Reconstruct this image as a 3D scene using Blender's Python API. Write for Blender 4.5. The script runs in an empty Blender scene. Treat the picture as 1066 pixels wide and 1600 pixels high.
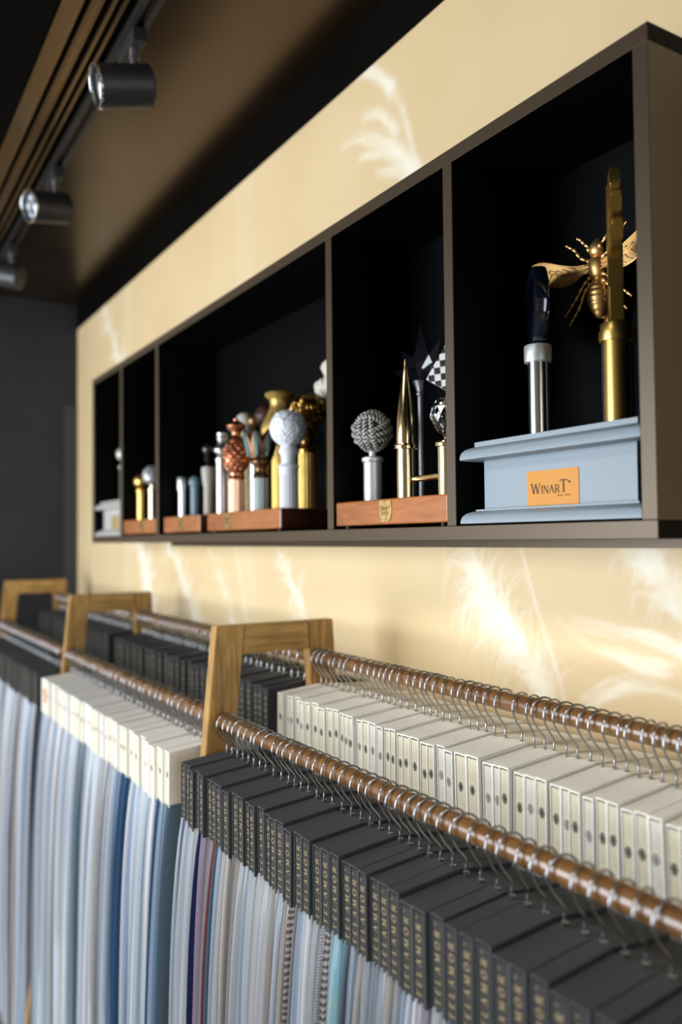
import bpy, bmesh, math, random
import numpy as np
from mathutils import Matrix, Vector
R = math.radians
PI = math.pi
random.seed(7)
C = bpy.context.scene.collection
S = bpy.context.scene
EZ = 1.65                                   # eye height; heights below are given relative to the eye and shifted by EZ

# ------------------------------------------------------------------ camera, light, exposure
cd = bpy.data.cameras.new('camera'); cam = bpy.data.objects.new('camera', cd); C.objects.link(cam)
yaw, pitch, roll = .54733, .033923, -.00955104
fw = Vector((-math.cos(yaw)*math.cos(pitch), math.sin(yaw)*math.cos(pitch), math.sin(pitch)))
rt = Vector((math.sin(yaw), math.cos(yaw), 0)); up = rt.cross(fw)
r2 = math.cos(roll)*rt + math.sin(roll)*up; u2 = -math.sin(roll)*rt + math.cos(roll)*up
m = Matrix((r2, u2, -fw)).transposed().to_4x4(); m.translation = (0, 0, EZ)
cam.matrix_world = m
cd.sensor_fit = 'VERTICAL'; cd.sensor_height = 36; cd.lens = 1289.28/1600*36
cd.clip_start = .02
cd.dof.use_dof = True; cd.dof.focus_distance = 1.12; cd.dof.aperture_fstop = 2.3
S.camera = cam
S.view_settings.view_transform = 'Standard'; S.view_settings.look = 'None'
S.view_settings.gamma = 1; S.view_settings.use_curve_mapping = False
S.view_settings.exposure = 0.86

w = bpy.data.worlds.new('sky'); S.world = w; w.use_nodes = True
w.node_tree.nodes['Background'].inputs[0].default_value = (.55, .72, 1, 1)
w.node_tree.nodes['Background'].inputs[1].default_value = 1.0

def area(name, loc, rot, sx, sy, power, col):
    l = bpy.data.lights.new(name, 'AREA'); l.shape = 'RECTANGLE'; l.size = sx; l.size_y = sy
    l.energy = power; l.color = col
    o = bpy.data.objects.new(name, l); o.location = loc; o.rotation_euler = rot; C.objects.link(o); return o
# daylight entering by the shop windows of the front wall and of the end wall
area('window_daylight', (-2.15, -1.88, 1.50), (R(90), 0, 0), 2.0, 1.70, 72, (.88, .94, 1.0))
area('door_daylight', (2.35, .05, 1.35), (0, R(90), 0), 2.1, 1.3, 24, (.74, .87, 1.0))

# added fill spot, an unseen lamp above the view that brightens the rack
sl = bpy.data.lights.new('rack_fill', 'SPOT'); sl.energy = 40; sl.color = (1, .95, .88); sl.spot_size = R(62); sl.spot_blend = .8; sl.shadow_soft_size = .22
so = bpy.data.objects.new('rack_fill', sl); so.location = (-.75, -.55, 2.62); C.objects.link(so)
so.rotation_euler = (Vector((-.95, .55, 1.15))-so.location).to_track_quat('-Z', 'Y').to_euler()

# ------------------------------------------------------------------ helpers
def tag(o, label=None, cat=None, group=None, kind=None):
    if label: o['label'] = label
    if cat: o['category'] = cat
    if group: o['group'] = group
    if kind: o['kind'] = kind
    return o
def empty(name, loc, label=None, cat=None, group=None, rz=0):
    o = bpy.data.objects.new(name, None); C.objects.link(o); o.location = loc; o.rotation_euler = (0, 0, rz)
    o.empty_display_size = .02
    return tag(o, label, cat, group)
def link(name, me, parent=None, loc=(0, 0, 0), rot=(0, 0, 0), mat=None):
    o = bpy.data.objects.new(name, me); C.objects.link(o); o.location = loc; o.rotation_euler = rot
    if parent: o.parent = parent
    if mat is not None:
        if len(me.materials) == 0: me.materials.append(mat)
        o.material_slots[0].link = 'OBJECT'; o.material_slots[0].material = mat
    return o
def mesh(bm, name, mats, smooth=False, auto=None):
    me = bpy.data.meshes.new(name)
    bmesh.ops.recalc_face_normals(bm, faces=bm.faces)
    bm.to_mesh(me); bm.free()
    for mt in (mats if isinstance(mats, (list, tuple)) else [mats]): me.materials.append(mt)
    if smooth:
        me.polygons.foreach_set('use_smooth', [True]*len(me.polygons))
        if auto:
            try: me.set_sharp_from_angle(angle=R(auto))
            except Exception: pass
    return me
def obj(name, bm, mat, parent=None, loc=(0, 0, 0), rot=(0, 0, 0), smooth=False, auto=None):
    me = mesh(bm, name, mat, smooth, auto)
    o = bpy.data.objects.new(name, me); C.objects.link(o); o.location = loc; o.rotation_euler = rot
    if parent: o.parent = parent
    return o
def box(bm, x0, x1, y0, y1, z0, z1, mi=0, bev=0):
    r = bmesh.ops.create_cube(bm, size=1, matrix=Matrix.Translation(((x0+x1)/2, (y0+y1)/2, (z0+z1)/2)) @ Matrix.Diagonal((x1-x0, y1-y0, z1-z0, 1)))
    fs = set(f for v in r['verts'] for f in v.link_faces)
    for f in fs: f.material_index = mi
    if bev:
        es = list(set(e for v in r['verts'] for e in v.link_edges))
        bmesh.ops.bevel(bm, geom=es, offset=bev, segments=2, affect='EDGES', profile=.5)
    return fs
def lathe(bm, prof, seg=32, fn=None, cap=True, cx=0, cy=0, z0=0, mi=0):
    """prof: list of (r, z); fn(theta, r, z) -> r"""
    rings = []
    for (r, z) in prof:
        ring = []
        for k in range(seg):
            t = 2*PI*k/seg
            rr = fn(t, r, z) if fn else r
            ring.append(bm.verts.new((cx+rr*math.cos(t), cy+rr*math.sin(t), z0+z)))
        rings.append(ring)
    for a, b in zip(rings, rings[1:]):
        for k in range(seg):
            f = bm.faces.new((a[k], a[(k+1) % seg], b[(k+1) % seg], b[k])); f.material_index = mi
    if cap:
        for ring in (rings[0], rings[-1]):
            f = bm.faces.new(ring); f.material_index = mi
    return rings
def tube(bm, pts, r, seg=8, cap=True, twist=0, lobes=0, depth=0, closed=False):
    pts = [Vector(p) for p in pts]; n = len(pts)
    rad = r if isinstance(r, (list, tuple)) else [r]*n
    tans = []
    for i in range(n):
        a = pts[(i-1) % n] if (closed or i > 0) else pts[i]; b = pts[(i+1) % n] if (closed or i < n-1) else pts[i]
        tans.append((b-a).normalized())
    nrm = tans[0].orthogonal().normalized(); rings = []
    for i in range(n):
        nrm = (nrm - tans[i]*nrm.dot(tans[i])).normalized(); bn = tans[i].cross(nrm)
        ring = []
        for k in range(seg):
            t = 2*PI*k/seg
            rr = rad[i]
            if lobes: rr = rad[i]*(1-depth+depth*abs(math.cos(lobes*(t-twist*i)/2)))
            ring.append(bm.verts.new(pts[i]+(nrm*math.cos(t)+bn*math.sin(t))*rr))
        rings.append(ring)
    pr = list(zip(rings, rings[1:]))
    if closed: pr.append((rings[-1], rings[0]))
    for a, b in pr:
        for k in range(seg): bm.faces.new((a[k], a[(k+1) % seg], b[(k+1) % seg], b[k]))
    if cap and not closed:
        bm.faces.new(rings[0]); bm.faces.new(rings[-1])
def catmull(P, n=6):
    P = [Vector(p) for p in P]; Q = [P[0]*2-P[1]] + P + [P[-1]*2-P[-2]]; out = []
    for i in range(1, len(Q)-2):
        for k in range(n):
            t = k/n
            out.append(.5*((2*Q[i])+(Q[i+1]-Q[i-1])*t+(2*Q[i-1]-5*Q[i]+4*Q[i+1]-Q[i+2])*t*t+(3*Q[i]-Q[i-1]-3*Q[i+1]+Q[i+2])*t**3))
    out.append(P[-1]); return out
def prism(bm, poly, y0, y1, mi=0):
    """poly in x,z extruded along y"""
    a = [bm.verts.new((x, y0, z)) for x, z in poly]; b = [bm.verts.new((x, y1, z)) for x, z in poly]; n = len(poly)
    fs = [bm.faces.new(a), bm.faces.new(b)]
    for k in range(n): fs.append(bm.faces.new((a[k], a[(k+1) % n], b[(k+1) % n], b[k])))
    for f in fs: f.material_index = mi
def prism_x(bm, poly, x0, x1, mi=0):
    a = [bm.verts.new((x0, y, z)) for y, z in poly]; b = [bm.verts.new((x1, y, z)) for y, z in poly]; n = len(poly)
    fs = [bm.faces.new(a), bm.faces.new(b)]
    for k in range(n): fs.append(bm.faces.new((a[k], a[(k+1) % n], b[(k+1) % n], b[k])))
    for f in fs: f.material_index = mi

# ------------------------------------------------------------------ materials
def mat(name, col, rough=.5, metal=0, spec=.5, noise=None, bump=None, coat=0, trans=0, ior=1.45, sheen=0):
    m = bpy.data.materials.new(name); m.use_nodes = True; nt = m.node_tree; b = nt.nodes['Principled BSDF']
    b.inputs['Base Color'].default_value = (*col, 1); b.inputs['Roughness'].default_value = rough
    b.inputs['Metallic'].default_value = metal; b.inputs['Specular IOR Level'].default_value = spec
    b.inputs['IOR'].default_value = ior; b.inputs['Coat Weight'].default_value = coat; b.inputs['Coat Roughness'].default_value = .12
    b.inputs['Transmission Weight'].default_value = trans; b.inputs['Sheen Weight'].default_value = sheen
    if noise or bump:
        tc = nt.nodes.new('ShaderNodeTexCoord'); mp = nt.nodes.new('ShaderNodeMapping')
        nt.links.new(tc.outputs['Object'], mp.inputs[0])
    if noise:
        sc, amt, stretch = noise; mp.inputs['Scale'].default_value = stretch
        nz = nt.nodes.new('ShaderNodeTexNoise'); nz.inputs['Scale'].default_value = sc; nz.inputs['Detail'].default_value = 5
        nt.links.new(mp.outputs[0], nz.inputs[0])
        rp = nt.nodes.new('ShaderNodeValToRGB')
        rp.color_ramp.elements[0].position = .3; rp.color_ramp.elements[1].position = .7
        rp.color_ramp.elements[0].color = (*[c*(1-amt) for c in col], 1); rp.color_ramp.elements[1].color = (*[min(1, c*(1+amt)) for c in col], 1)
        nt.links.new(nz.outputs[0], rp.inputs[0]); nt.links.new(rp.outputs[0], b.inputs['Base Color'])
    if bump:
        sc, st = bump
        nz = nt.nodes.new('ShaderNodeTexNoise'); nz.inputs['Scale'].default_value = sc; nt.links.new(tc.outputs['Object'], nz.inputs[0])
        bp = nt.nodes.new('ShaderNodeBump'); bp.inputs['Strength'].default_value = st; bp.inputs['Distance'].default_value = .001
        nt.links.new(nz.outputs[0], bp.inputs['Height']); nt.links.new(bp.outputs[0], b.inputs['Normal'])
    return m
def tinted(m, col): m.node_tree.nodes['Principled BSDF'].inputs['Specular Tint'].default_value = (*col, 1); return m
def wood(name, c0, c1, scale=6, rough=.4, coat=.2):
    """grain runs along local x"""
    m = mat(name, c0, rough, coat=coat); nt = m.node_tree; b = nt.nodes['Principled BSDF']
    tc = nt.nodes.new('ShaderNodeTexCoord'); mp = nt.nodes.new('ShaderNodeMapping'); mp.inputs['Scale'].default_value = (scale, scale*9, scale*9)
    nz = nt.nodes.new('ShaderNodeTexNoise'); nz.inputs['Scale'].default_value = 2.2; nz.inputs['Detail'].default_value = 6; nz.inputs['Distortion'].default_value = .6
    n2 = nt.nodes.new('ShaderNodeTexNoise'); n2.inputs['Scale'].default_value = 9; n2.inputs['Detail'].default_value = 3
    mx = nt.nodes.new('ShaderNodeMix'); mx.data_type = 'FLOAT'; mx.inputs[0].default_value = .4
    rp = nt.nodes.new('ShaderNodeValToRGB'); rp.color_ramp.elements[0].position = .36; rp.color_ramp.elements[1].position = .62
    rp.color_ramp.elements[0].color = (*c0, 1); rp.color_ramp.elements[1].color = (*c1, 1)
    nt.links.new(tc.outputs['Object'], mp.inputs[0]); nt.links.new(mp.outputs[0], nz.inputs[0]); nt.links.new(tc.outputs['Object'], n2.inputs[0])
    nt.links.new(nz.outputs[0], mx.inputs[2]); nt.links.new(n2.outputs[0], mx.inputs[3]); nt.links.new(mx.outputs[0], rp.inputs[0]); nt.links.new(rp.outputs[0], b.inputs['Base Color'])
    return m
def cloth(name, col, amt=.12, freq=260, rough=.9, col2=None, stripe=None, spots=None):
    m = mat(name, col, rough, spec=.2, sheen=.15); nt = m.node_tree; b = nt.nodes['Principled BSDF']
    tc = nt.nodes.new('ShaderNodeTexCoord'); wv = nt.nodes.new('ShaderNodeTexWave'); wv.bands_direction = 'Z'
    wv.inputs['Scale'].default_value = freq if not stripe else stripe; wv.inputs['Distortion'].default_value = 3
    nz = nt.nodes.new('ShaderNodeTexNoise'); nz.inputs['Scale'].default_value = freq*1.5; nz.inputs['Detail'].default_value = 3
    mx = nt.nodes.new('ShaderNodeMix'); mx.data_type = 'FLOAT'; mx.inputs[0].default_value = .5
    rp = nt.nodes.new('ShaderNodeValToRGB'); rp.color_ramp.elements[0].position = .3; rp.color_ramp.elements[1].position = .7
    c2 = col2 or tuple(c*(1-2*amt) for c in col)
    rp.color_ramp.elements[0].color = (*c2, 1); rp.color_ramp.elements[1].color = (*col, 1)
    nt.links.new(tc.outputs['Object'], wv.inputs[0]); nt.links.new(tc.outputs['Object'], nz.inputs[0])
    if spots:
        vz = nt.nodes.new('ShaderNodeTexNoise'); vz.inputs['Scale'].default_value = spots; nt.links.new(tc.outputs['Object'], vz.inputs[0])
        nt.links.new(vz.outputs[0], rp.inputs[0]); rp.color_ramp.elements[0].position = .42; rp.color_ramp.elements[1].position = .52
    else:
        nt.links.new(wv.outputs[1], mx.inputs[2]); nt.links.new(nz.outputs[0], mx.inputs[3]); nt.links.new(mx.outputs[0], rp.inputs[0])
    nt.links.new(rp.outputs[0], b.inputs['Base Color'])
    return m

M = dict(
    black_ceiling=tinted(mat('dark brown satin ceiling', (.008, .005, .003), .26, spec=.85, ior=1.5, bump=(3, .15)), (1, .60, .30)),
    black_band=mat('black wall band', (.002, .0017, .0014), .6, spec=.07),
    matt_black=mat('matt black ceiling lining', (.002, .0017, .0015), .8, spec=.05),
    side=mat('charcoal side wall', (.012, .0132, .015), .55, noise=(6, .15, (1, 1, 1))),
    beige=mat('beige plaster', (.42, .36, .28), .8, noise=(4, .1, (1, 1, 1))),
    floor=wood('oak floor', (.20, .13, .08), (.30, .21, .13), 1.5, .4),
    taupe=tinted(mat('taupe lacquer', (.046, .031, .019), .38, spec=.7, bump=(900, .1)), (1, .8, .6)),
    black=mat('black shelf lining', (.0015, .0017, .0020), .45, spec=.07),
    gold_rail=mat('bronze rail', (.50, .34, .18), .35, 1),
    dark_rail=mat('dark rail', (.018, .015, .013), .4),
    lamp=mat('black lamp paint', (.014, .015, .018), .42, spec=.6, bump=(1500, .15)),
    chrome=mat('chrome', (.80, .81, .83), .12, 1),
    steel=mat('steel wire', (.40, .41, .43), .24, 1),
    frame_wood=wood('antiqued honey wood', (.20, .095, .020), (.50, .285, .075), 5, .42, .25),
    rod_wood=wood('brown rod wood', (.115, .050, .016), (.21, .100, .032), 7, .30, .4),
    charcoal=mat('charcoal book cloth', (.044, .0465, .050), .72, spec=.45, noise=(500, .16, (1, 1, 1)), bump=(1600, .4)),
    charcoal_spine=mat('dark spine cloth', (.032, .030, .027), .75, spec=.3, noise=(500, .15, (1, 1, 1))),
    gold_ink=mat('gold ink', (.40, .31, .165), .45, .35),
    ivory=mat('ivory book cloth', (.83, .80, .72), .75, spec=.3, noise=(300, .06, (1, 1, 1)), bump=(1600, .3)),
    ivory_spine=mat('cream spine cloth', (.60, .54, .40), .78, spec=.25, noise=(300, .07, (1, 1, 1))),
    pale_spine=mat('pale grey cream spine cloth', (.60, .56, .48), .78, spec=.25, noise=(300, .07, (1, 1, 1))),
    ink=mat('black ink', (.03, .028, .027), .6),
    grey_ink=mat('grey ink', (.27, .255, .23), .6),
    lens_light=mat('spot lamp reflector', (.85, .9, .95), .15, .9),
    glass=mat('crystal', (1, 1, 1), .0, trans=1, ior=1.55),
    blue_glass=mat('blue black glass', (.004, .006, .013), .06, spec=.9, coat=1, noise=(18, .9, (1, 1, 2))),
    black_glass=mat('black crystal', (.006, .006, .009), .05, spec=.8),
    walnut=wood('reddish display wood', (.24, .066, .013), (.38, .130, .032), 7, .33, .4),
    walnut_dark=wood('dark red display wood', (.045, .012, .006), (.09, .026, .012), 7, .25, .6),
    blue_grey=mat('blue grey painted wood', (.235, .285, .325), .45, bump=(60, .05)),
    stone_grey=mat('stone grey painted wood', (.40, .385, .355), .5),
    orange=mat('orange label', (.56, .225, .012), .5),
    label_dark=mat('label print', (.06, .018, .008), .6),
    brass=mat('aged brass plaque', (.40, .27, .10), .4, .8, noise=(90, .5, (1, 1, 1))),
    silver=mat('satin silver', (.62, .62, .61), .32, 1),
    silver_matt=mat('matt silver', (.55, .57, .56), .45, .7),
    gold=mat('bright gold', (.86, .66, .36), .12, 1),
    gold_satin=mat('satin gold', (.62, .42, .12), .33, 1),
    gold_pale=mat('pale gold', (.78, .66, .42), .2, 1),
    gold_old=mat('antique gold', (.42, .25, .06), .27, 1, noise=(70, .55, (1, 1, 1))),
    gold_leaf=mat('gold leaf', (.60, .40, .12), .42, .75, noise=(60, .35, (1, 1, 1))),
    bee_gold=mat('bronzed gold', (.80, .50, .19), .42, 1),
    copper=mat('copper', (.60, .25, .14), .26, 1),
    copper_pale=mat('pale copper', (.78, .48, .33), .35, .85),
    white=mat('white plaster', (.76, .77, .80), .55),
    cream=mat('cream plaster', (.58, .53, .46), .6, noise=(80, .15, (1, 1, 1))),
    turquoise=mat('verdigris green', (.17, .33, .33), .5, .2),
    bronze=mat('dark bronze', (.16, .09, .045), .3, .9),
    verdi_pole=mat('pale grey green', (.34, .38, .36), .4, .4),
    taupe_paint=mat('taupe pole paint', (.37, .33, .29), .45),
    blue_paint=mat('slate blue paint', (.13, .19, .225), .35),
    gloss_black=mat('gloss black', (.006, .006, .007), .08, spec=.7),
    dark_metal=mat('grey metal', (.18, .18, .19), .35, .8),
    darkred=mat('dark carved brown', (.06, .02, .012), .4),
    rubber=mat('rubber', (.01, .01, .01), .6),
    amber=mat('amber resin', (.45, .12, .03), .2, coat=.5),
    rope=mat('grey satin rope', (.42, .41, .375), .38, spec=.6),
    rope_dark=mat('dark rope strand', (.022, .020, .018), .5),
)
# checkerboard
mc = mat('checkerboard', (.8, .8, .78), .4); nt = mc.node_tree
ck = nt.nodes.new('ShaderNodeTexChecker'); tc = nt.nodes.new('ShaderNodeTexCoord'); mp = nt.nodes.new('ShaderNodeMapping')
mp.inputs['Rotation'].default_value = (0, R(36), 0); mp.inputs['Location'].default_value = (.0030, .5, .0030)
ck.inputs['Scale'].default_value = 1/.0104; ck.inputs['Color1'].default_value = (.80, .80, .78, 1); ck.inputs['Color2'].default_value = (.008, .008, .008, 1)
nt.links.new(tc.outputs['Object'], mp.inputs[0]); nt.links.new(mp.outputs[0], ck.inputs[0]); nt.links.new(ck.outputs[0], nt.nodes['Principled BSDF'].inputs['Base Color'])
M['checker'] = mc

# ------------------------------------------------------------------ room shell
XL, XR, YB, YF, ZC = -3.713, 2.5, .90, -2.0, EZ+1.052
def struct(name, bm, mt, **k):
    o = obj(name, bm, mt, **k); o['kind'] = 'structure'; return o
bm = bmesh.new(); box(bm, XL-.1, XR+.1, YF-.1, YB+.1, -.1, 0); struct('floor', bm, M['floor'])
bm = bmesh.new(); box(bm, XL-.1, XR+.1, YF-.1, YB+.1, ZC, ZC+.1); struct('ceiling', bm, M['black_ceiling'])
# dark panel wall on the left beside the feature wall, beige beyond it
bm = bmesh.new(); box(bm, XL, XR, YF, .352, ZC-.012, ZC); box(bm, XL, XR, .352, .530, ZC-.0015, ZC); struct('trim_3', bm, M['matt_black'])
bm = bmesh.new(); box(bm, XL-.1, XL, .36, YB+.1, 0, ZC); wl = struct('wall_left', bm, M['side'])
bm = bmesh.new(); box(bm, XL-.1, XL, YF, .36, 0, ZC); obj('beige_panel', bm, M['beige'], wl)
bm = bmesh.new(); box(bm, XL, XL+.006, .842, .8985, 0, EZ+.60); struct('trim_2', bm, mat('blue grey trim', (.030, .037, .042), .5))
bm = bmesh.new(); box(bm, XR, XR+.1, YF, YB+.1, 0, ZC); struct('wall_right', bm, M['beige'])
# front wall with a wide window opening
bm = bmesh.new(); x0, x1, z0, z1 = -3.25, -1.05, .60, 2.42
box(bm, XL, x0, YF-.1, YF, 0, ZC); box(bm, x1, XR, YF-.1, YF, 0, ZC); box(bm, x0, x1, YF-.1, YF, 0, z0); box(bm, x0, x1, YF-.1, YF, z1, ZC)
struct('wall_front', bm, M['beige'])
bm = bmesh.new()
for a in (x0, (x0+x1)/2-.02, x1-.04): box(bm, a, a+.04, YF-.06, YF-.02, z0, z1)
for a in (z0, z1-.04): box(bm, x0, x1, YF-.06, YF-.02, a, a+.04)
wf = struct('window_1', bm, M['lamp'])
bm = bmesh.new(); box(bm, x0, x1, YF-.045, YF-.04, z0, z1); obj('pane', bm, M['glass'], wf)

# feature wall: golden vinyl with a printed pampas-grass mural (flat print with painted reflection bands, held as a colour attribute)
PX0, PX1, PZ0, PZ1 = XL, -.30, EZ-.62, EZ+.945
nx, nz = 760, 350
gx = np.linspace(PX0, PX1, nx); gz = np.linspace(PZ0, PZ1, nz)
GX, GZ = np.meshgrid(gx, gz-EZ); INK_SHEEN = np.zeros_like(GX)
def stroke(P, w0, w1, a0, a1, soft=1.0):
    global INK_SHEEN
    pts = [Vector((p[0], 0, p[1])) for p in P]; pts = catmull(pts, 5) if len(pts) > 2 else pts
    n = len(pts)-1; lo = np.array([min(p.x for p in pts), min(p.z for p in pts)])-.06; hi = np.array([max(p.x for p in pts), max(p.z for p in pts)])+.06
    i0, i1 = np.searchsorted(gx, [lo[0], hi[0]]); j0, j1 = np.searchsorted(gz-EZ, [lo[1], hi[1]])
    if i1 <= i0 or j1 <= j0: return
    X, Z = GX[j0:j1, i0:i1], GZ[j0:j1, i0:i1]; acc = np.zeros_like(X)
    for k in range(n):
        a, b = pts[k], pts[k+1]; d = b-a; L = max(d.x*d.x+d.z*d.z, 1e-9)
        t = np.clip(((X-a.x)*d.x+(Z-a.z)*d.z)/L, 0, 1); g = (k+t)/n
        dist = np.hypot(X-a.x-t*d.x, Z-a.z-t*d.z); ww = w0+(w1-w0)*g
        acc = np.maximum(acc, np.exp(-(dist/ww)**2*soft)*(a0+(a1-a0)*g))
    INK_SHEEN[j0:j1, i0:i1] = 1-(1-INK_SHEEN[j0:j1, i0:i1])*(1-acc)
rp = random.Random(3)
def plume(axis, width, n, a, side=(-1, 1), droop=.5, w=.0045, stem=.8):
    """axis from tip of stem upward; barbs hang off both sides"""
    pts = catmull([Vector((p[0], 0, p[1])) for p in axis], 8); N = len(pts)-1
    if stem: stroke(axis, .0045, .0025, stem, stem*.7)
    for i in range(n):
        t = rp.random(); k = min(int(t*N), N-1); p = pts[k]; d = (pts[k+1]-pts[k]).normalized()
        s = rp.choice(side); nn = Vector((-d.z, 0, d.x))*s
        L = width*(.18+.95*rp.random()**1.5)*(1-.5*abs(t-.4)); 
        j1 = rp.uniform(.2, .7); p = p+nn*rp.uniform(-.010, .014)+d*rp.uniform(-.01, .01); q1 = p+d*L*j1+nn*L*.3; q2 = q1+d*L*rp.uniform(-.15, .3)+nn*L*rp.uniform(.2, .5); q3 = q2-Vector((0, 0, 1))*L*droop*rp.random()+nn*L*.2
        stroke([(p.x, p.z), (q1.x, q1.z), (q2.x, q2.z), (q3.x, q3.z)], w, w*.45, a*(.4+.6*rp.random()), a*.15)
# upper plume
stroke([(-1.190, .660), (-1.21, .718), (-1.223, .76), (-1.243, .812), (-1.275, .864), (-1.318, .913), (-1.364, .949)], .0085, .012, .75, .45)
for L, a in [([(-1.275, .864), (-1.323, .913), (-1.368, .946), (-1.40, .95)], .6), ([(-1.264, .778), (-1.291, .811), (-1.324, .843), (-1.379, .857)], .55),
             ([(-1.214, .68), (-1.244, .729), (-1.292, .769), (-1.348, .80), (-1.407, .826), (-1.457, .828)], .5), ([(-1.205, .67), (-1.24, .713), (-1.282, .744), (-1.337, .765), (-1.383, .777)], .65),
             ([(-1.205, .66), (-1.257, .697), (-1.293, .709), (-1.325, .726)], .55)]:
    stroke(L, .016, .011, a, a*.35)
    for _ in range(9):
        q = [(x+rp.uniform(-.012, .012), z+rp.uniform(-.014, .010)) for x, z in L]; stroke(q, .005, .003, a*.6, a*.2)
stroke([(-1.185, .62), (-1.20, .69)], .022, .014, .8, .5)
# lower plumes
plume([(-.88, -.262), (-.92, -.197), (-.956, -.153), (-.996, -.111), (-1.038, -.066), (-1.075, -.005), (-1.10, .05)], .105, 260, .75, side=(1, 1, 1, -1), droop=.75, w=.0042)
stroke([(-.885, -.25), (-.93, -.19), (-.975, -.135), (-1.03, -.07)], .020, .020, .75, .35)
stroke([(-.985, -.175), (-1.03, -.125), (-1.06, -.07)], .022, .018, .5, .2)
stroke([(-.85, -.26), (-.877, -.187), (-.899, -.138), (-.921, -.082), (-.960, .03)], .0042, .0030, .8, .6)
plume([(-.62, -.13), (-.661, -.085), (-.685, -.060), (-.713, -.034), (-.76, .01)], .06, 120, .6, w=.005)
stroke([(-.62, -.12), (-.685, -.055), (-.74, -.01)], .022, .018, .55, .4)
for L in ([(-.82, -.235), (-.764, -.203), (-.717, -.19), (-.688, -.194), (-.64, -.21)], [(-.690, -.170), (-.732, -.165), (-.763, -.157), (-.802, -.156), (-.873, -.121)], [(-.64, -.15), (-.706, -.133), (-.768, -.126), (-.836, -.12)]):
    stroke(L, .009, .006, .38, .15)
    for _ in range(10): stroke([(x+rp.uniform(-.016, .016), z+rp.uniform(-.012, .012)) for x, z in L[:rp.choice((3, 4, 5))]], .0035, .0025, .4, .1)
stroke([(-.70, -.168), (-.735, -.163)], .012, .012, .6, .3)
plume([(-1.60, -.27), (-1.622, -.223), (-1.651, -.153), (-1.693, -.104), (-1.741, -.054), (-1.80, .02)], .07, 110, .6, side=(1, 1, -1), w=.005)
stroke([(-1.60, -.27), (-1.65, -.153), (-1.70, -.10)], .014, .010, .8, .5); stroke([(-1.655, -.21), (-1.704, -.155)], .012, .01, .6, .3)
stroke([(-1.93, -.26), (-1.977, -.125), (-2.03, .01)], .006, .005, .6, .35)
plume([(-2.02, -.25), (-2.044, -.199), (-2.116, -.105), (-2.20, -.02)], .08, 60, .35, w=.007, stem=.3)
plume([(-2.27, -.27), (-2.308, -.224), (-2.376, -.152), (-2.452, -.077), (-2.55, .01)], .11, 110, .6, w=.008)
stroke([(-2.27, -.27), (-2.376, -.152), (-2.45, -.077)], .022, .012, .7, .4)
plume([(-2.66, -.30), (-2.717, -.191), (-2.764, -.106), (-2.86, .02)], .14, 90, .7, w=.012)
stroke([(-2.70, -.30), (-2.74, -.19), (-2.79, -.08)], .045, .03, .6, .4)
plume([(-3.00, .58), (-3.047, .64), (-3.13, .753), (-3.236, .877), (-3.30, .97)], .15, 90, .5, w=.012)
stroke([(-3.0, .56), (-3.06, .66), (-3.16, .78)], .03, .02, .75, .35)
for L in ([(-2.62, -.275), (-2.546, -.222), (-2.442, -.205), (-2.334, -.226)], [(-3.45, -.28), (-3.50, -.2), (-3.59, -.089), (-3.667, .021)]): stroke(L, .014, .012, .45, .25)
for cx, ww, a in ((-2.98, .10, .16), (-1.95, .10, .10), (-3.45, .05, .10)):   # broad upright reflections in the glossy vinyl, painted in with the print
    stroke([(cx, -.6), (cx, .94)], ww, ww, a, a)
rs = np.random.RandomState(4)                       # worn, uneven inking of the print
def vnoise(cx, cz):
    g = rs.rand(int(3.5/cz)+3, int(3.5/cx)+3); u = (GX-PX0)/cx; v = (GZ+EZ-PZ0)/cz; i = u.astype(int); j = v.astype(int); fu = u-i; fv = v-j; fu = fu*fu*(3-2*fu); fv = fv*fv*(3-2*fv)
    return (g[j, i]*(1-fu)+g[j, i+1]*fu)*(1-fv)+(g[j+1, i]*(1-fu)+g[j+1, i+1]*fu)*fv
INK_SHEEN *= np.clip(.25+1.15*(.5*vnoise(.05, .05)+.3*vnoise(.02, .022)+.2*vnoise(.011, .012)), 0, 1)
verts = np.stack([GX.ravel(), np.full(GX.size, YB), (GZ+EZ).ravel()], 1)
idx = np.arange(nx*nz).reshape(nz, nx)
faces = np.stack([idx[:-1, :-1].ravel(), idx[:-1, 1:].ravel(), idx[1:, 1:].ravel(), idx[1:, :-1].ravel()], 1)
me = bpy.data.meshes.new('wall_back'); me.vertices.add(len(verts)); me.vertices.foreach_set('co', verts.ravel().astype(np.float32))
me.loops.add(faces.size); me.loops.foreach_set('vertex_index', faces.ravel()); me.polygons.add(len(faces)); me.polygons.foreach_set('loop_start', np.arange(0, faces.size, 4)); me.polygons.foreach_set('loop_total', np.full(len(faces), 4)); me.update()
at = me.attributes.new('print', 'FLOAT', 'POINT'); at.data.foreach_set('value', np.clip(INK_SHEEN, 0, 1).ravel().astype(np.float32))
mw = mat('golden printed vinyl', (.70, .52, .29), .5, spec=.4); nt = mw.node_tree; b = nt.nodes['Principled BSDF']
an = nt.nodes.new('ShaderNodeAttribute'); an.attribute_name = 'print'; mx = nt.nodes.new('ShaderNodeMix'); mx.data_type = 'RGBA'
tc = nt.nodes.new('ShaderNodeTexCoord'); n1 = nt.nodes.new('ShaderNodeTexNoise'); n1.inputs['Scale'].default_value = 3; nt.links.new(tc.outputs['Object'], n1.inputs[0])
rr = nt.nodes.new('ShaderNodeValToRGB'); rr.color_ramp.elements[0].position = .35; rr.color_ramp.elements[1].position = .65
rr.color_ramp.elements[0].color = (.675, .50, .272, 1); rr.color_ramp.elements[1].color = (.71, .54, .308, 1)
nt.links.new(n1.outputs[0], rr.inputs[0]); nt.links.new(rr.outputs[0], mx.inputs[6])
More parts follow.
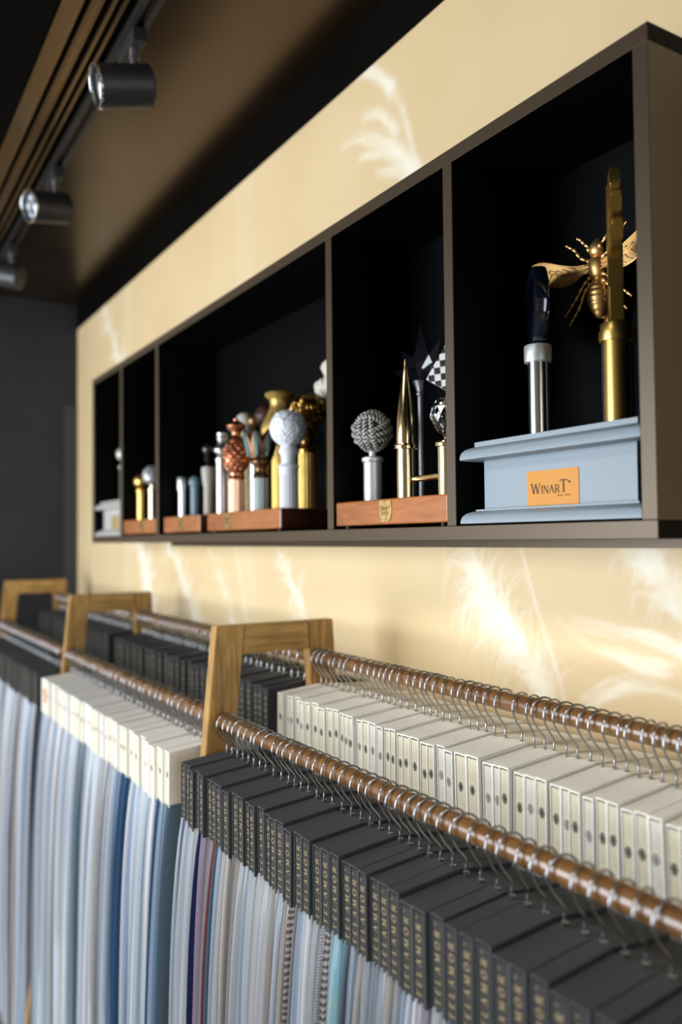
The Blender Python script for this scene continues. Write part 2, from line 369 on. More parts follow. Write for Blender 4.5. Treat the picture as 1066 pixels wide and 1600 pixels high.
mx.inputs[7].default_value = (.86, .80, .64, 1); nt.links.new(an.outputs['Fac'], mx.inputs[0]); nt.links.new(mx.outputs[2], b.inputs['Base Color'])
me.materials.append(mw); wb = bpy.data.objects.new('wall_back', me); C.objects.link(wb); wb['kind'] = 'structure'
bm = bmesh.new(); box(bm, XL, XR, YB+.001, YB+.1, 0, ZC); box(bm, PX1, XR, YB, YB+.002, 0, EZ+.945); box(bm, XL, PX1, YB, YB+.002, 0, PZ0)
obj('wall_panel', bm, M_ if (M_ := mat('golden vinyl', (.69, .52, .29), .5, spec=.4)) else None, wb)
bm = bmesh.new(); box(bm, XL, XR, YB-.003, YB+.001, EZ+.945, ZC); struct('trim_1', bm, M['black_band'])

# ------------------------------------------------------------------ ceiling rails and spot lamps
rails = [(.3625, .3990, .016, 'broad bronze curtain rail, leftmost of four on the ceiling'), (.4120, .4330, .014, 'second bronze curtain rail from the left on the ceiling'),
         (.4485, .4550, .012, 'third bronze curtain rail from the left, a thin one'), (.4680, .4735, .012, 'thin bronze curtain rail nearest to the spot lamps')]
for k, (a, b_, h, lab) in enumerate(rails):
    z0 = ZC-h; s = (1.052-h)/1.052; a *= s; b_ *= s
    t = empty('curtain_rail', (-1.2, a, ZC), lab, 'curtain rail', 'curtain rails on the ceiling')
    bm = bmesh.new(); wd = b_-a; prism_x(bm, [(0, 0), (0, -h), (.003, -h), (.003, -h+.004), (wd-.003, -h+.004), (wd-.003, -h), (wd, -h), (wd, 0)], XL+1.2+.001, 2.2); obj('rail_body', bm, M['gold_rail'], t)
    bm = bmesh.new(); prism_x(bm, [(.003+wd*.1, -h+.0035), (wd-.003-wd*.1, -h+.0035), (wd-.003-wd*.1, -h+.0005), (.003+wd*.1, -h+.0005)], XL+1.2+.002, 2.2); obj('rail_lip', bm, M['gold_rail'], t)
    bm = bmesh.new(); box(bm, -.004+2.2, .004+2.2, 0, wd, -h-.001, 0); obj('end_cap', bm, M['dark_rail'], t)
t = empty('lighting_track', (-1.2, .505, ZC), 'black lighting track on the ceiling that carries the spot lamps', 'track')
bm = bmesh.new(); prism_x(bm, [(-.018, 0), (-.018, -.022), (-.008, -.022), (-.008, -.010), (.008, -.010), (.008, -.022), (.018, -.022), (.018, 0)], XL+1.2+.001, 2.2); obj('track_body', bm, M['dark_rail'], t)
bm = bmesh.new()
for y in (-.006, .004): box(bm, XL+1.21, 2.2, y, y+.002, -.012, -.0105)
obj('conductor', bm, mat('copper strip', (.5, .28, .14), .4, 1), t)
def spot_lamp(x, aim, tilt, lab, rz=0):
    """aim: heading of the lens, degrees from -y towards -x"""
    t = empty('spot_lamp', (x, .505, ZC-.0221), lab, 'spot lamp', 'spot lamps on the black track')
    bm = bmesh.new(); box(bm, -.055, .055, -.014, .014, -.030, 0, bev=.002); obj('adapter', bm, M['lamp'], t)
    bm = bmesh.new(); lathe(bm, [(.008, -.062), (.008, -.050), (.0105, -.048), (.0105, -.030)], 16); obj('stem', bm, M['dark_metal'], t, (.02, 0, 0), smooth=True, auto=40)
    hd = (.02, 0, -.062-.043)
    rot = (R(90+tilt), 0, R(-aim))
    L0, L1, r = -.034, .074, .0420                    # local +z is where the lens looks
    bm = bmesh.new(); lathe(bm, [(r-.004, L0), (r, L0+.004), (r, L1), (r-.003, L1), (r-.003, L1-.012), (r-.006, L1-.014)], 40)
    h = obj('housing', bm, M['lamp'], t, hd, rot, smooth=True, auto=35)
    bm = bmesh.new(); lathe(bm, [(r-.0062, L1-.0138), (r-.0064, L1-.006), (r-.011, L1-.006), (.030, L1-.016), (.016, L1-.034), (.004, L1-.040)], 36); obj('reflector', bm, M['lens_light'], h, smooth=True, auto=40)
    bm = bmesh.new(); lathe(bm, [(.010, L1-.034), (.010, L1-.018), (.006, L1-.012), (.001, L1-.010)], 16); obj('bulb', bm, mat('frosted bulb', (.8, .85, .9), .3, spec=.6), h, smooth=True)
    bm = bmesh.new()
    for k in range(30):                               # fins around the rim
        a = 2*PI*k/30
        mt = Matrix.Rotation(a, 4, 'Z') @ Matrix.Translation((r-.0012, 0, L1+.002)) @ Matrix.Diagonal((.0035, .004, .006, 1))
        bmesh.ops.create_cube(bm, size=1, matrix=mt)
    obj('rim_fin', bm, M['chrome'], h)['kind'] = 'stuff'
    bm = bmesh.new(); tube(bm, [((r-.0015)*math.cos(2*PI*k/36), (r-.0015)*math.sin(2*PI*k/36), L1+.005) for k in range(36)], .0016, 6, closed=True); obj('rim_ring', bm, M['chrome'], h, smooth=True)
    return t
spot_lamp(-1.64, 6, 13, 'black spot lamp nearest the camera, over the shelf')
spot_lamp(-2.35, -14, 12, 'second black spot lamp, its pale lens turned to the room')
spot_lamp(-3.03, 35, -12, 'black spot lamp farthest away, cut by the left picture edge')

# ------------------------------------------------------------------ wall shelf
SY, SX0, SX1, SZ0, SZ1, TH = .7254, -2.791, -.559, EZ-.002, EZ+.546, .020
sh = empty('wall_shelf', (SX0, SY, SZ0), 'long taupe wall shelf with five black lined compartments', 'shelf')
def panel(name, x0, x1, y0, y1, z0, z1, outer=None):
    """lacquered front edge and one lacquered outer face, black elsewhere"""
    bm = bmesh.new(); box(bm, x0-SX0, x1-SX0, y0-SY, y1-SY, z0-SZ0, z1-SZ0)
    bm.normal_update()
    for f in bm.faces:
        n = f.normal
        f.material_index = 0 if (n.y < -.9 or (outer and n.dot(Vector(outer)) > .9)) else 1
    es = [e for e in bm.edges if all(abs(v.co.y-(y0-SY)) < 1e-6 for v in e.verts)]
    bmesh.ops.bevel(bm, geom=es, offset=.0008, segments=1, affect='EDGES')
    me = mesh(bm, name, [M['taupe'], M['black']])
    return link(name, me, sh)
panel('top_panel', SX0, SX1, SY, YB-.001, SZ1-TH, SZ1, (0, 0, 1)); panel('bottom_panel', SX0, SX1, SY, YB-.001, SZ0, SZ0+TH, (0, 0, -1))
panel('side_panel', SX0, SX0+TH, SY, YB-.001, SZ0+TH, SZ1-TH, (-1, 0, 0)); panel('side_panel', SX1-TH, SX1, SY, YB-.001, SZ0+TH, SZ1-TH, (1, 0, 0))
DIV = [-2.4625, -2.1345, -1.2253, -.8961]
for x in DIV: panel('divider', x-TH/2, x+TH/2, SY, YB-.01, SZ0+TH, SZ1-TH)
bm = bmesh.new(); box(bm, TH, SX1-TH-SX0, YB-.008-SY, YB-.002-SY, TH, SZ1-TH-SZ0); obj('back_panel', bm, M['black'], sh)
bm = bmesh.new(); box(bm, -2.36-SX0, SX1-.01-SX0, .845-SY, .899-SY, -.0115, 0); obj('wall_cleat', bm, M['taupe'], sh)
FLOOR = SZ0+TH                                     # inside floor of the shelf

# ------------------------------------------------------------------ lettering (own stroke font with serifs)
def quad(L, p, q, t0, t1=None):
    t1 = t1 if t1 else t0; d = Vector((q[0]-p[0], q[1]-p[1])); n = Vector((-d.y, d.x)).normalized()
    L.append([(p[0]+n.x*t0/2, p[1]+n.y*t0/2), (p[0]-n.x*t0/2, p[1]-n.y*t0/2), (q[0]-n.x*t1/2, q[1]-n.y*t1/2), (q[0]+n.x*t1/2, q[1]+n.y*t1/2)])
def arcq(L, cx, cy, rx, ry, a0, a1, t0, t1, n=10):
    for k in range(n):
        a = R(a0+(a1-a0)*k/n); b = R(a0+(a1-a0)*(k+1)/n)
        def th(x): return t0+(t1-t0)*abs(math.cos(x))
        L.append([(cx+(rx-th(a)/2)*math.cos(a), cy+(ry-th(a)/2)*math.sin(a)), (cx+(rx+th(a)/2)*math.cos(a), cy+(ry+th(a)/2)*math.sin(a)),
                  (cx+(rx+th(b)/2)*math.cos(b), cy+(ry+th(b)/2)*math.sin(b)), (cx+(rx-th(b)/2)*math.cos(b), cy+(ry-th(b)/2)*math.sin(b))])
TK, TN = .155, .075
def serif(L, x, y, w=.26): quad(L, (x-w/2, y), (x+w/2, y), .05)
def glyph(c):
    L = []
    if c == 'T': quad(L, (.4, 0), (.4, 1), TK); quad(L, (.02, .965), (.78, .965), TN); quad(L, (.04, 1), (.04, .82), .05); quad(L, (.76, 1), (.76, .82), .05); serif(L, .4, .025); w = .8
    elif c == 'I': quad(L, (.15, 0), (.15, 1), TK); serif(L, .15, .025); serif(L, .15, .975); w = .3
    elif c == 'E':
        quad(L, (.12, 0), (.12, 1), TK)
        for y in (.035, .52, .965): quad(L, (.05, y), (.62 if y != .52 else .5, y), TN)
        quad(L, (.6, 0), (.6, .2), .05); quad(L, (.6, 1), (.6, .82), .05); w = .68
    elif c == 'L': quad(L, (.12, 0), (.12, 1), TK); quad(L, (.05, .035), (.62, .035), TN); quad(L, (.6, 0), (.6, .22), .05); serif(L, .12, .975); w = .66
    elif c == 'A': quad(L, (.08, 0), (.42, 1), TN); quad(L, (.42, 1), (.78, 0), TK); quad(L, (.22, .36), (.64, .36), .06); serif(L, .08, .025, .22); serif(L, .78, .025, .24); w = .86
    elif c == 'M': quad(L, (.1, 0), (.14, 1), TN); quad(L, (.14, 1), (.5, .05), TK); quad(L, (.5, .05), (.84, 1), TN); quad(L, (.84, 1), (.9, 0), TK); serif(L, .1, .025, .2); serif(L, .9, .025, .26); w = 1.0
    elif c == 'N': quad(L, (.1, 0), (.1, 1), TN); quad(L, (.1, 1), (.74, 0), TK); quad(L, (.74, 0), (.74, 1), TN); serif(L, .1, .025, .22); serif(L, .74, .975, .24); serif(L, .06, .975, .16); w = .84
    elif c == 'W': quad(L, (.05, 1), (.33, 0), TK); quad(L, (.33, 0), (.58, .95), TN); quad(L, (.58, .95), (.85, 0), TK); quad(L, (.85, 0), (1.12, 1), TN); serif(L, .06, .975, .26); serif(L, 1.12, .975, .24); w = 1.18
    elif c == 'O': arcq(L, .45, .5, .40, .47, 0, 360, TN, TK, 20); w = .9
    elif c == 'R':
        quad(L, (.12, 0), (.12, 1), TK); quad(L, (.1, .965), (.4, .965), TN); quad(L, (.1, .48), (.4, .48), TN); arcq(L, .38, .722, .24, .245, 90, -90, TN, TK, 9)
        quad(L, (.36, .48), (.74, 0), TK); serif(L, .12, .025); serif(L, .74, .025, .16); w = .8
    elif c == '*': arcq(L, .12, .95, .10, .10, 0, 360, .07, .07, 8); L.append([(.07, .9), (.17, .9), (.17, 1), (.07, 1)]); w = .26
    return L, w
def text_mesh(name, items, mt, gap=.2, fit=None):
    """items: list of (char, size); flat letters on local xz plane facing -y, baseline at z=0, from x=0"""
    bm = bmesh.new(); x = 0
    for c, s in items:
        L, w = glyph(c)
        for q in L: bm.faces.new([bm.verts.new((x+px*s, 0, pz*s)) for px, pz in q])
        x += w*s+gap*s
    bm.normal_update()
    for f in bm.faces:
        if f.normal.y > 0: f.normal_flip()
    me = bpy.data.meshes.new(name); bm.to_mesh(me); bm.free(); me.materials.append(mt); return me, x

# ------------------------------------------------------------------ sample books
def header_meshes(prefix, yn, yf, H, cover_mat, spine_mat, T=.02, rise=.008, bt=.0017):
    """unit thickness T along x; gable roof with the ridge at y=0,z=0"""
    bm = bmesh.new()
    side = [(yn, -rise), (0, 0), (yf, -rise), (yf, -H), (yn, -H)]
    for s in (-1, 1):
        x0, x1 = (s*T/2, s*(T/2-bt)); prism_x(bm, side, min(x0, x1), max(x0, x1))
    roof = [(yn, -rise), (0, 0), (yf, -rise), (yf, -rise-.0018), (0, -.0018), (yn, -rise-.0018)]
    prism_x(bm, roof, -T/2+bt, T/2-bt)
    cov = mesh(bm, prefix+'_cover', cover_mat)
    bm = bmesh.new(); box(bm, -T/2+bt+.0006, T/2-bt-.0006, yn+.0012, yf-.0012, -H+.0005, -rise-.0042); box(bm, -T/2+bt+.002, T/2-bt-.002, yn+.006, yf-.006, -rise-.0045, -rise-.002)
    sp = mesh(bm, prefix+'_spine', spine_mat)
    return cov, sp
HF, HB = .102, .102
NF, NB = -.078, -.080
covF, spF = header_meshes('charcoal', NF, .078, HF, M['charcoal'], M['charcoal_spine'])
covB, spB = header_meshes('charcoal_wide', NB, .112, HB, M['charcoal'], M['charcoal_spine'])
covW, spW = header_meshes('ivory', NB, .112, HB, M['ivory'], M['ivory_spine'])
covWf, spWf = header_meshes('ivory_front', NF, .078, HF, M['ivory'], M['ivory_spine'])
TXT, TXL = text_mesh('lettering', [(c, 1) for c in 'TELAMOR']+[('*', .9)], M['gold_ink'], gap=.66)
# hook: foot at the origin, wire rising, bending to the near side and over the rod (rod centre at z=.0465)
def hook_mesh():
    bm = bmesh.new(); Rr, zc = .0182, .0465+.0139+.0014-.0182
    P = [(0, 0, -.006), (0, 0, .005), (0, 0, .0115), (0, -.004, .018), (0, -.0105, .0255)]
    for a in range(205, -25, -20): P.append((0, Rr*math.cos(R(a)), zc+Rr*math.sin(R(a))))
    tube(bm, catmull(P, 3), .0014, 8)
    lathe(bm, [(.0034, -.001), (.0034, .0004), (.0022, .0009), (.0016, .0011)], 12)
    return mesh(bm, 'hook', M['steel'], True, 50)
HOOK = hook_mesh()
def emblem_mesh(name, mt):
    bm = bmesh.new()
    for dx, dz in ((0, 1), (0, -1), (1, 0), (-1, 0)):   # four petals, each a ring with a heart
        cx, cz = dx*.0024, dz*.0033
        for r0, r1 in ((0, .26), (.62, .92)):
            n = 8
            for k in range(n):
                a, b_ = 2*PI*k/n, 2*PI*(k+1)/n
                q = [(cx+.0021*r*math.cos(t), 0, cz+.0026*r*math.sin(t)) for r, t in ((max(r0, .01), a), (r1, a), (r1, b_), (max(r0, .01), b_))]
                bm.faces.new([bm.verts.new(p) for p in q])
    for s in (1, -1):
        bm.faces.new([bm.verts.new(p) for p in ((-.0030, 0, s*-.0042), (-.0024, 0, s*-.0046), (.0030, 0, s*.0042), (.0024, 0, s*.0046))])
    bm.normal_update()
    for f in bm.faces:
        if f.normal.y > 0: f.normal_flip()
    me = bpy.data.meshes.new(name); bm.to_mesh(me); bm.free(); me.materials.append(mt); return me
EMB = [emblem_mesh('emblem', M['ink']), emblem_mesh('emblem', M['grey_ink'])]
# hanging fabric swatches: a folded soft slab that flares towards the room as it falls
def fabric_mesh(seed, yn, yf, H, length, flare, T=.01, simple=False):
    rg = random.Random(seed); bm = bmesh.new(); rings = []
    nf = 9; nz_ = 8 if simple else 18
    ph = [rg.uniform(0, 6.28) for _ in range(6)]; fl = flare*rg.uniform(.75, 1.05); fold = rg.uniform(.6, 1.2)
    for j in range(nz_+1):
        t = j/nz_; z = -H+.004-length*t**1.15
        dy = -fl*(1-math.exp(-3.0*t))*(1+.10*math.sin(1.6*t*PI+ph[0])); dx = .0007*math.sin(3.1*t*PI+ph[1])*min(1, t*6)
        wx = T*(.42+.05*math.sin(5*t+ph[2]))
        ring = []
        for k in range(nf):                              # near edge with soft folds
            s = k/(nf-1); x = -wx+2*wx*s
            y = yn+.004+dy-.0050*fold*math.sin(s*PI*4+ph[3]+t*.5)*min(1, .4+t*3)-.004*math.sin(s*PI)
            ring.append(bm.verts.new((x+dx, y, z)))
        for k in range(4):
            s = k/3; x = wx-2*wx*s; ring.append(bm.verts.new((x+dx, yf-.006-dy*.4+.002*math.sin(s*9+ph[4]), z)))
        rings.append(ring)
    n = len(rings[0])
    for a, b_ in zip(rings, rings[1:]):
        for k in range(n): bm.faces.new((a[k], a[(k+1) % n], b_[(k+1) % n], b_[k]))
    bm.faces.new(rings[0]); bm.faces.new(rings[-1])
    return mesh(bm, 'fabric_swatch', M['white'], True, 60)
FABF = [fabric_mesh(s, NF, .078, HF, 1.0, .030) for s in range(9)]
FABB = [fabric_mesh(s+30, NB, .112, HB, 1.05, .002, T=.02, simple=True) for s in range(3)]
FC = dict(
    white=cloth('white linen', (.66, .675, .70), .06), ice=cloth('ice blue voile', (.49, .55, .62), .08), pale=cloth('pale grey sheer', (.54, .56, .585), .1),
    grey=cloth('mid grey weave', (.33, .34, .37), .18, 120), beige=cloth('greige weave', (.52, .485, .45), .12), blue=cloth('denim blue', (.05, .12, .24), .2, 180),
    sky=cloth('dusty blue', (.32, .41, .52), .12), navy=cloth('ink navy', (.018, .024, .12), .15), lilac=cloth('lilac', (.44, .37, .45), .1),
    rib=cloth('ribbed grey', (.50, .52, .54), .2, 120, stripe=90, col2=(.22, .23, .26)), red=cloth('brick red', (.36, .08, .05), .2), dark=cloth('slate', (.10, .12, .16), .25, 120),
    braid=cloth('brown and cream braid', (.52, .50, .47), .2, 90, stripe=38, col2=(.15, .11, .10)), floral=cloth('pale aqua floral', (.42, .62, .66), .1, spots=30, col2=(.60, .62, .56)), tealdark=cloth('dark steel blue', (.12, .20, .28), .2))
FNAME = dict(white='white linen', ice='ice blue', pale='pale grey', grey='mid grey', beige='greige', blue='denim blue', sky='dusty blue', navy='navy', lilac='lilac', rib='ribbed grey', red='brick red', dark='slate', braid='braided', floral='aqua floral', tealdark='steel blue')
ORD1 = ['', 'first', 'second', 'third', 'fourth', 'fifth', 'sixth', 'seventh', 'eighth', 'ninth', 'tenth', 'eleventh', 'twelfth', 'thirteenth', 'fourteenth', 'fifteenth', 'sixteenth', 'seventeenth', 'eighteenth', 'nineteenth']
def ordinal(n):
    if n < 20: return ORD1[n]
    t = {2: 'twent', 3: 'thirt', 4: 'fort', 5: 'fift'}[n//10]
    return t+'ieth' if n % 10 == 0 else t+'y-'+ORD1[n % 10]
rb = random.Random(11)
def front_y(x): return FY+(x+1.33)*.0125             # the front rod runs very slightly towards the wall
def smooth_noise(i, ph): return .6*math.sin(i*.37+ph)+.4*math.sin(i*.83+ph*2.3)
FY, FZ, BY, BZ = .567, EZ-.355, .756, EZ-.261       # foot of the hooks, front and back row
def book_row(xs, kind, row, where, group, lo, hi, fabrics=None, lettered=True, maxT=.024):
    """xs: hook feet along the rod, left to right"""
    y0, z0 = (FY, FZ) if row == 'front' else (BY, BZ)
    dark = kind == 'charcoal'; noun = 'charcoal' if dark else 'ivory'
    n = len(xs)
    for i, x in enumerate(xs):
        a = (xs[i-1]+x)/2 if i else max(lo, x-.011); b_ = (xs[i+1]+x)/2 if i < n-1 else min(hi, x+.011)
        T = min(maxT, (b_-a)*.895); xc = (a+b_)/2
        fab = fabrics[i % len(fabrics)] if fabrics else None
        lab = f"{noun} sample book, {ordinal(i+1)} {where}"
        if fab: lab = f"{noun} sample book over {FNAME[fab[0]]} fabric, {ordinal(i+1)} {where}"
        dz = -.0022+.0020*math.sin(i*2.1+n)+rb.uniform(-.0012, .0008); dyy = rb.uniform(-.0045, .003)
        t = empty('sample_book', (xc, front_y(xc) if row == 'front' else y0, z0), lab, 'sample book', group, rz=R(.5*smooth_noise(i, n*.7)))
        lean = R((1.2 if dark else 1.3)*smooth_noise(i, n*.31))
        cov, sp = ((covF, spF) if row == 'front' else (covB, spB)) if dark else ((covWf, spWf) if row == 'front' else (covW, spW))
        yn = NF if row == 'front' else NB; H = HF if row == 'front' else HB
        o = link('cover', cov, t, (0, dyy, dz), (0, lean, 0)); o.scale.x = T/.02
        pale = rb.random() < .4
        o = link('spine_panel', sp, t, (0, dyy, dz), (0, lean, 0), mat=(M['charcoal_spine'] if dark else (M['pale_spine'] if pale else M['ivory_spine']))); o.scale.x = T/.02
        hk = link('hook', HOOK, t, (max(-T*.4, min(T*.4, x-xc)), 0, 0), (0, 0, R(rb.uniform(-15, 15))))
        if dark:
            if lettered:
                s = min(.0080, T*.50); L = TXL*1.0
                k = (H-.020)/L                        # stretch the word along the spine
                o = link('lettering', TXT, t, (s*.5, yn+.0006+dyy, dz-H+.008), (0, R(-90), 0)); o.scale = (k, 1, s)
        else:
            o = link('emblem', EMB[1 if pale else 0], t, (0, yn+.0006+dyy, dz-H*rb.uniform(.44, .50)), (0, R(rb.uniform(-6, 6)), 0)); o.scale = (min(1.05, T/.0145), 1, 1.1)
        if fab:
            for q, fname in enumerate(fab):
                o = link('fabric_swatch', FABF[rb.randrange(9)], t, ((q-.5)*T*.5 if len(fab) > 1 else 0, dyy, dz), mat=FC[fname]); o.scale.x = T*(1 if len(fab) > 1 else 2)/.02
                if fname != fab[0]: o['label'] = FNAME[fname]+' fabric swatch'
            if not dark and row == 'front' and i == 1:
                bt_ = bmesh.new(); box(bt_, -.0125, .0125, -.0010, 0, -.0250, .0120); tg = obj('orange_tag', bt_, M['orange'], t, (.004, yn-.0008+dyy, -.046)); tg['label'] = 'orange sticker'
                bt_ = bmesh.new()
                for q in range(3): box(bt_, -.0040, .0040, -.0014, -.0009, -.0170+q*.0085, -.0125+q*.0085)
                obj('tag_print', bt_, M['white'], tg)
        else:
            o = link('fabric_swatch', FABB[i % 3], t, (0, dyy, dz), mat=FC['pale' if i % 2 else 'white']); o.scale.x = T/.02
XF = [-1.31, -1.289, -1.268, -1.247, -1.226, -1.206, -1.185, -1.165, -1.138, -1.113, -1.090, -1.072, -1.053, -1.032, -1.008, -.989, -.967, -.942, -.920, -.897, -.876, -.855, -.834, -.813, -.794, -.775, -.757, -.737, -.716, -.694, -.671, -.646, -.625, -.603, -.580, -.556, -.532, -.511, -.488, -.467, -.442, -.42, -.398, -.377]
fabF = [('ice', 'tealdark'), ('white', 'ice'), ('ice', 'white'), ('white', 'navy'), ('navy', 'lilac'), ('lilac', 'rib'), ('ice', 'red'), ('tealdark', 'ice'), ('pale', 'beige'), ('grey', 'beige'), ('beige', 'pale'), ('white', 'ice'), ('ice', 'white'), ('white', 'white'),
        ('white', 'pale'), ('white', 'beige'), ('pale', 'ice'), ('beige', 'braid'), ('grey', 'ice'), ('ice', 'white'), ('white', 'pale'), ('rib', 'braid'), ('ice', 'floral'), ('floral', 'dark'), ('ice', 'sky'), ('beige', 'pale'), ('ice', 'pale'), ('ice', 'white'),
        ('beige', 'pale'), ('ice', 'ice'), ('white', 'lilac'), ('white', 'pale'), ('sky', 'ice'), ('white', 'ice')]
book_row(XF, 'charcoal', 'front', 'along the front rod rightward from nearest frame', 'charcoal sample books on the near front rod', -1.329, -.3, fabF)
XB = [-1.315, -1.297, -1.279, -1.261, -1.242, -1.222, -1.203, -1.176, -1.152, -1.134, -1.117, -1.098, -1.082, -1.066, -1.048, -1.026, -1.006, -.990, -.975, -.960, -.943, -.921, -.900, -.883, -.866, -.849, -.828, -.797, -.775, -.757, -.741, -.721, -.703, -.683, -.666, -.648, -.631, -.615, -.599, -.584, -.567, -.55, -.532, -.514, -.496, -.478]
book_row(XB, 'ivory', 'back', 'along the back rod rightward from nearest frame', 'ivory sample books on the near back rod', -1.329, -.3)
F1, F2, F3, FT = -1.33, -2.3745, -3.435, .0255
n = 30; X2 = [F2+.018+(F1-FT-F2-.036)*(i+.5)/n+rb.uniform(-.006, .006) for i in range(n)]
fab2 = [('dark', 'grey'), ('ice', 'pale'), ('ice', 'ice'), ('beige', 'pale'), ('pale', 'ice'), ('white', 'pale'), ('ice', 'white'), ('beige', 'grey'), ('white', 'ice'), ('pale', 'beige'), ('ice', 'white'), ('white', 'ice'), ('grey', 'rib'), ('tealdark', 'rib'), ('white', 'pale'), ('white', 'ice'), ('white', 'white'),
        ('ice', 'beige'), ('rib', 'pale'), ('grey', 'rib'), ('pale', 'sky'), ('sky', 'blue'), ('blue', 'blue'), ('tealdark', 'pale'), ('sky', 'ice'), ('ice', 'pale'), ('white', 'ice'), ('ice', 'white'), ('blue', 'sky'), ('ice', 'tealdark')]
book_row(X2, 'ivory', 'front', 'along the front rod after the middle frame', 'ivory sample books on the middle front rod', F2+.001, F1-FT-.001, fab2, maxT=.034)
n = 38; X2b = [F2+.012+(F1-FT-F2-.024)*(i+.5)/n+rb.uniform(-.004, .004) for i in range(n)]
book_row(X2b, 'charcoal', 'back', 'along the back rod after the middle frame', 'charcoal sample books on the middle back rod', F2+.001, F1-FT-.001, maxT=.026)
n = 30; X3 = [F3+.02+(F2-FT-F3-.04)*(i+.5)/n+rb.uniform(-.005, .005) for i in range(n)]
fab3 = [('beige', 'grey'), ('pale', 'dark'), ('grey', 'beige'), ('dark', 'pale'), ('beige', 'pale'), ('sky', 'tealdark'), ('ice', 'sky')]
book_row(X3, 'charcoal', 'front', 'along the front rod after the farthest frame', 'charcoal sample books on the far front rod', F3+.001, F2-FT-.001, fab3, maxT=.034)
X3b = [F3+.02+(F2-FT-F3-.04)*(i+.5)/n+rb.uniform(-.005, .005) for i in range(n)]
book_row(X3b, 'charcoal', 'back', 'along the back rod after the farthest frame', 'charcoal sample books on the far back rod', F3+.001, F2-FT-.001, maxT=.034)

# ------------------------------------------------------------------ the rack: wooden frames and rods
rk = empty('sample_rack', (F1, .67, 0), 'long display rack of honey wood frames carrying two brown rods', 'rack')
FZT = EZ-.147
def board(name, poly, xr, ang, origin):
    """poly in the yz plane; local x runs along the grain direction"""
    bm = bmesh.new(); c, s = math.cos(ang), math.sin(ang)
    loc = [((y-origin[0])*c+(z-origin[1])*s, -(y-origin[0])*s+(z-origin[1])*c) for y, z in poly]
    nn = len(loc); a = [bm.verts.new((p, -FT/2, q)) for p, q in loc]; b_ = [bm.verts.new((p, FT/2, q)) for p, q in loc]
    bm.faces.new(a); bm.faces.new(b_)
    for k in range(nn): bm.faces.new((a[k], a[(k+1) % nn], b_[(k+1) % nn], b_[k]))
    bmesh.ops.bevel(bm, geom=list(bm.edges), offset=.0014, segments=2, affect='EDGES')
    o = obj(name, bm, M['frame_wood'], rk)
    # local x -> (0, c, s), local y -> -x world, local z -> (0, -s, c)
    o.matrix_local = Matrix(((0, -1, 0, xr-FT/2-F1), (c, 0, -s, origin[0]-.67), (s, 0, c, origin[1]), (0, 0, 0, 1)))
    return o
def Lz(z): return .558-(FZT-z)*.098                   # outer edge of the front leg
def Rz(z): return .7905+(FZT-z)*.060
lw = .0530; ch = .0510; zb = FZT-ch
for fx in (.30, F1, F2, F3):
    board('leg', [(Lz(FZT), FZT), (Lz(FZT)+lw, FZT), (Lz(0)+lw, 0), (Lz(0), 0)], fx, R(90), (Lz(FZT), FZT))
    board('leg', [(Rz(FZT), FZT), (Rz(FZT)-lw, FZT), (Rz(0)-lw, 0), (Rz(0), 0)], fx, R(90), (Rz(FZT), FZT))
    board('crossbar', [(Lz(FZT)+lw+.0004, FZT), (Rz(FZT)-lw-.0004, FZT), (Rz(zb)-lw-.0004, zb), (Lz(zb)+lw+.0004, zb)], fx, 0, (Lz(FZT)+lw, FZT-.02))
for (y, z) in ((FY, FZ+.0465), (BY, BZ+.0465)):
    pr = [(.0124+.0004*math.sin(k*1.7)+.0003*math.sin(k*.53), .02+k*(3.87/60)) for k in range(61)]
    bm = bmesh.new(); lathe(bm, pr, 24); me = mesh(bm, 'rod', M['rod_wood'], True, 60)
    for v in me.vertices: v.co = (v.co.z, v.co.y, v.co.x)
    o = link('rod', me, rk, (F3-FT-F1-.005, (front_y(F3-FT) if y == FY else y)-.67, z), (0, 0, math.atan(.0125) if y == FY else 0))

# ------------------------------------------------------------------ display bases on the shelf
SCR = bmesh.new()
def plaque(parent, x, y, z, s=1.0):
    bm = bmesh.new(); a = .0165*s; pts = [(-a, -a), (a*.55, -a), (a*.85, -a*.75), (a, -a*.35), (a, a), (-a, a)]
    prism(bm, pts, -.0012, 0); p = obj('plaque', bm, M['brass'], parent, (x, y, z))
    bm = bmesh.new()
    for k, (zz, l, sd) in enumerate(((.25, .62, 1), (-.22, .55, 2))):       # engraved script, worn beyond reading
        tube(bm, catmull([(a*(-l+2*l*i/14), -.0013, a*(zz+.16*math.sin(i*1.9+sd)+.10*math.cos(i*3.1))) for i in range(15)], 3), .00035*s, 5)
    obj('engraving', bm, M['label_dark'], p)
def wood_block(x0, x1, y0, y1, lab, px, endface=None):
    zt = EZ+.0637; z0 = FLOOR+.0055; t = empty('display_block', ((x0+x1)/2, (y0+y1)/2, FLOOR), lab, 'display block', 'wooden display blocks on the shelf')
    cx, cy = (x0+x1)/2, (y0+y1)/2
    bm = bmesh.new(); box(bm, x0-cx, x1-cx, y0-cy, y1-cy, z0-FLOOR, zt-FLOOR, bev=.0025)
    bm.normal_update()
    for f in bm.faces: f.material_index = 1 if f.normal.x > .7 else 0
    link('block', mesh(bm, 'block', [M['walnut'], M['walnut_dark']]), t)
    for sx in (-1, 1):
        for sy in (-1, 1):
            bm = bmesh.new(); lathe(bm, [(.005, .0003), (.0055, .002), (.005, .0058)], 14); obj('foot', bm, M['rubber'], t, (sx*((x1-x0)/2-.022), sy*((y1-y0)/2-.012), 0), smooth=True, auto=40)
    plaque(t, px-cx, y0-cy, (z0+zt)/2-FLOOR+.001)
    return t
wood_block(-1.8010, -1.4290, .733, .866, 'long reddish wood display block in the wide middle compartment', -1.682)
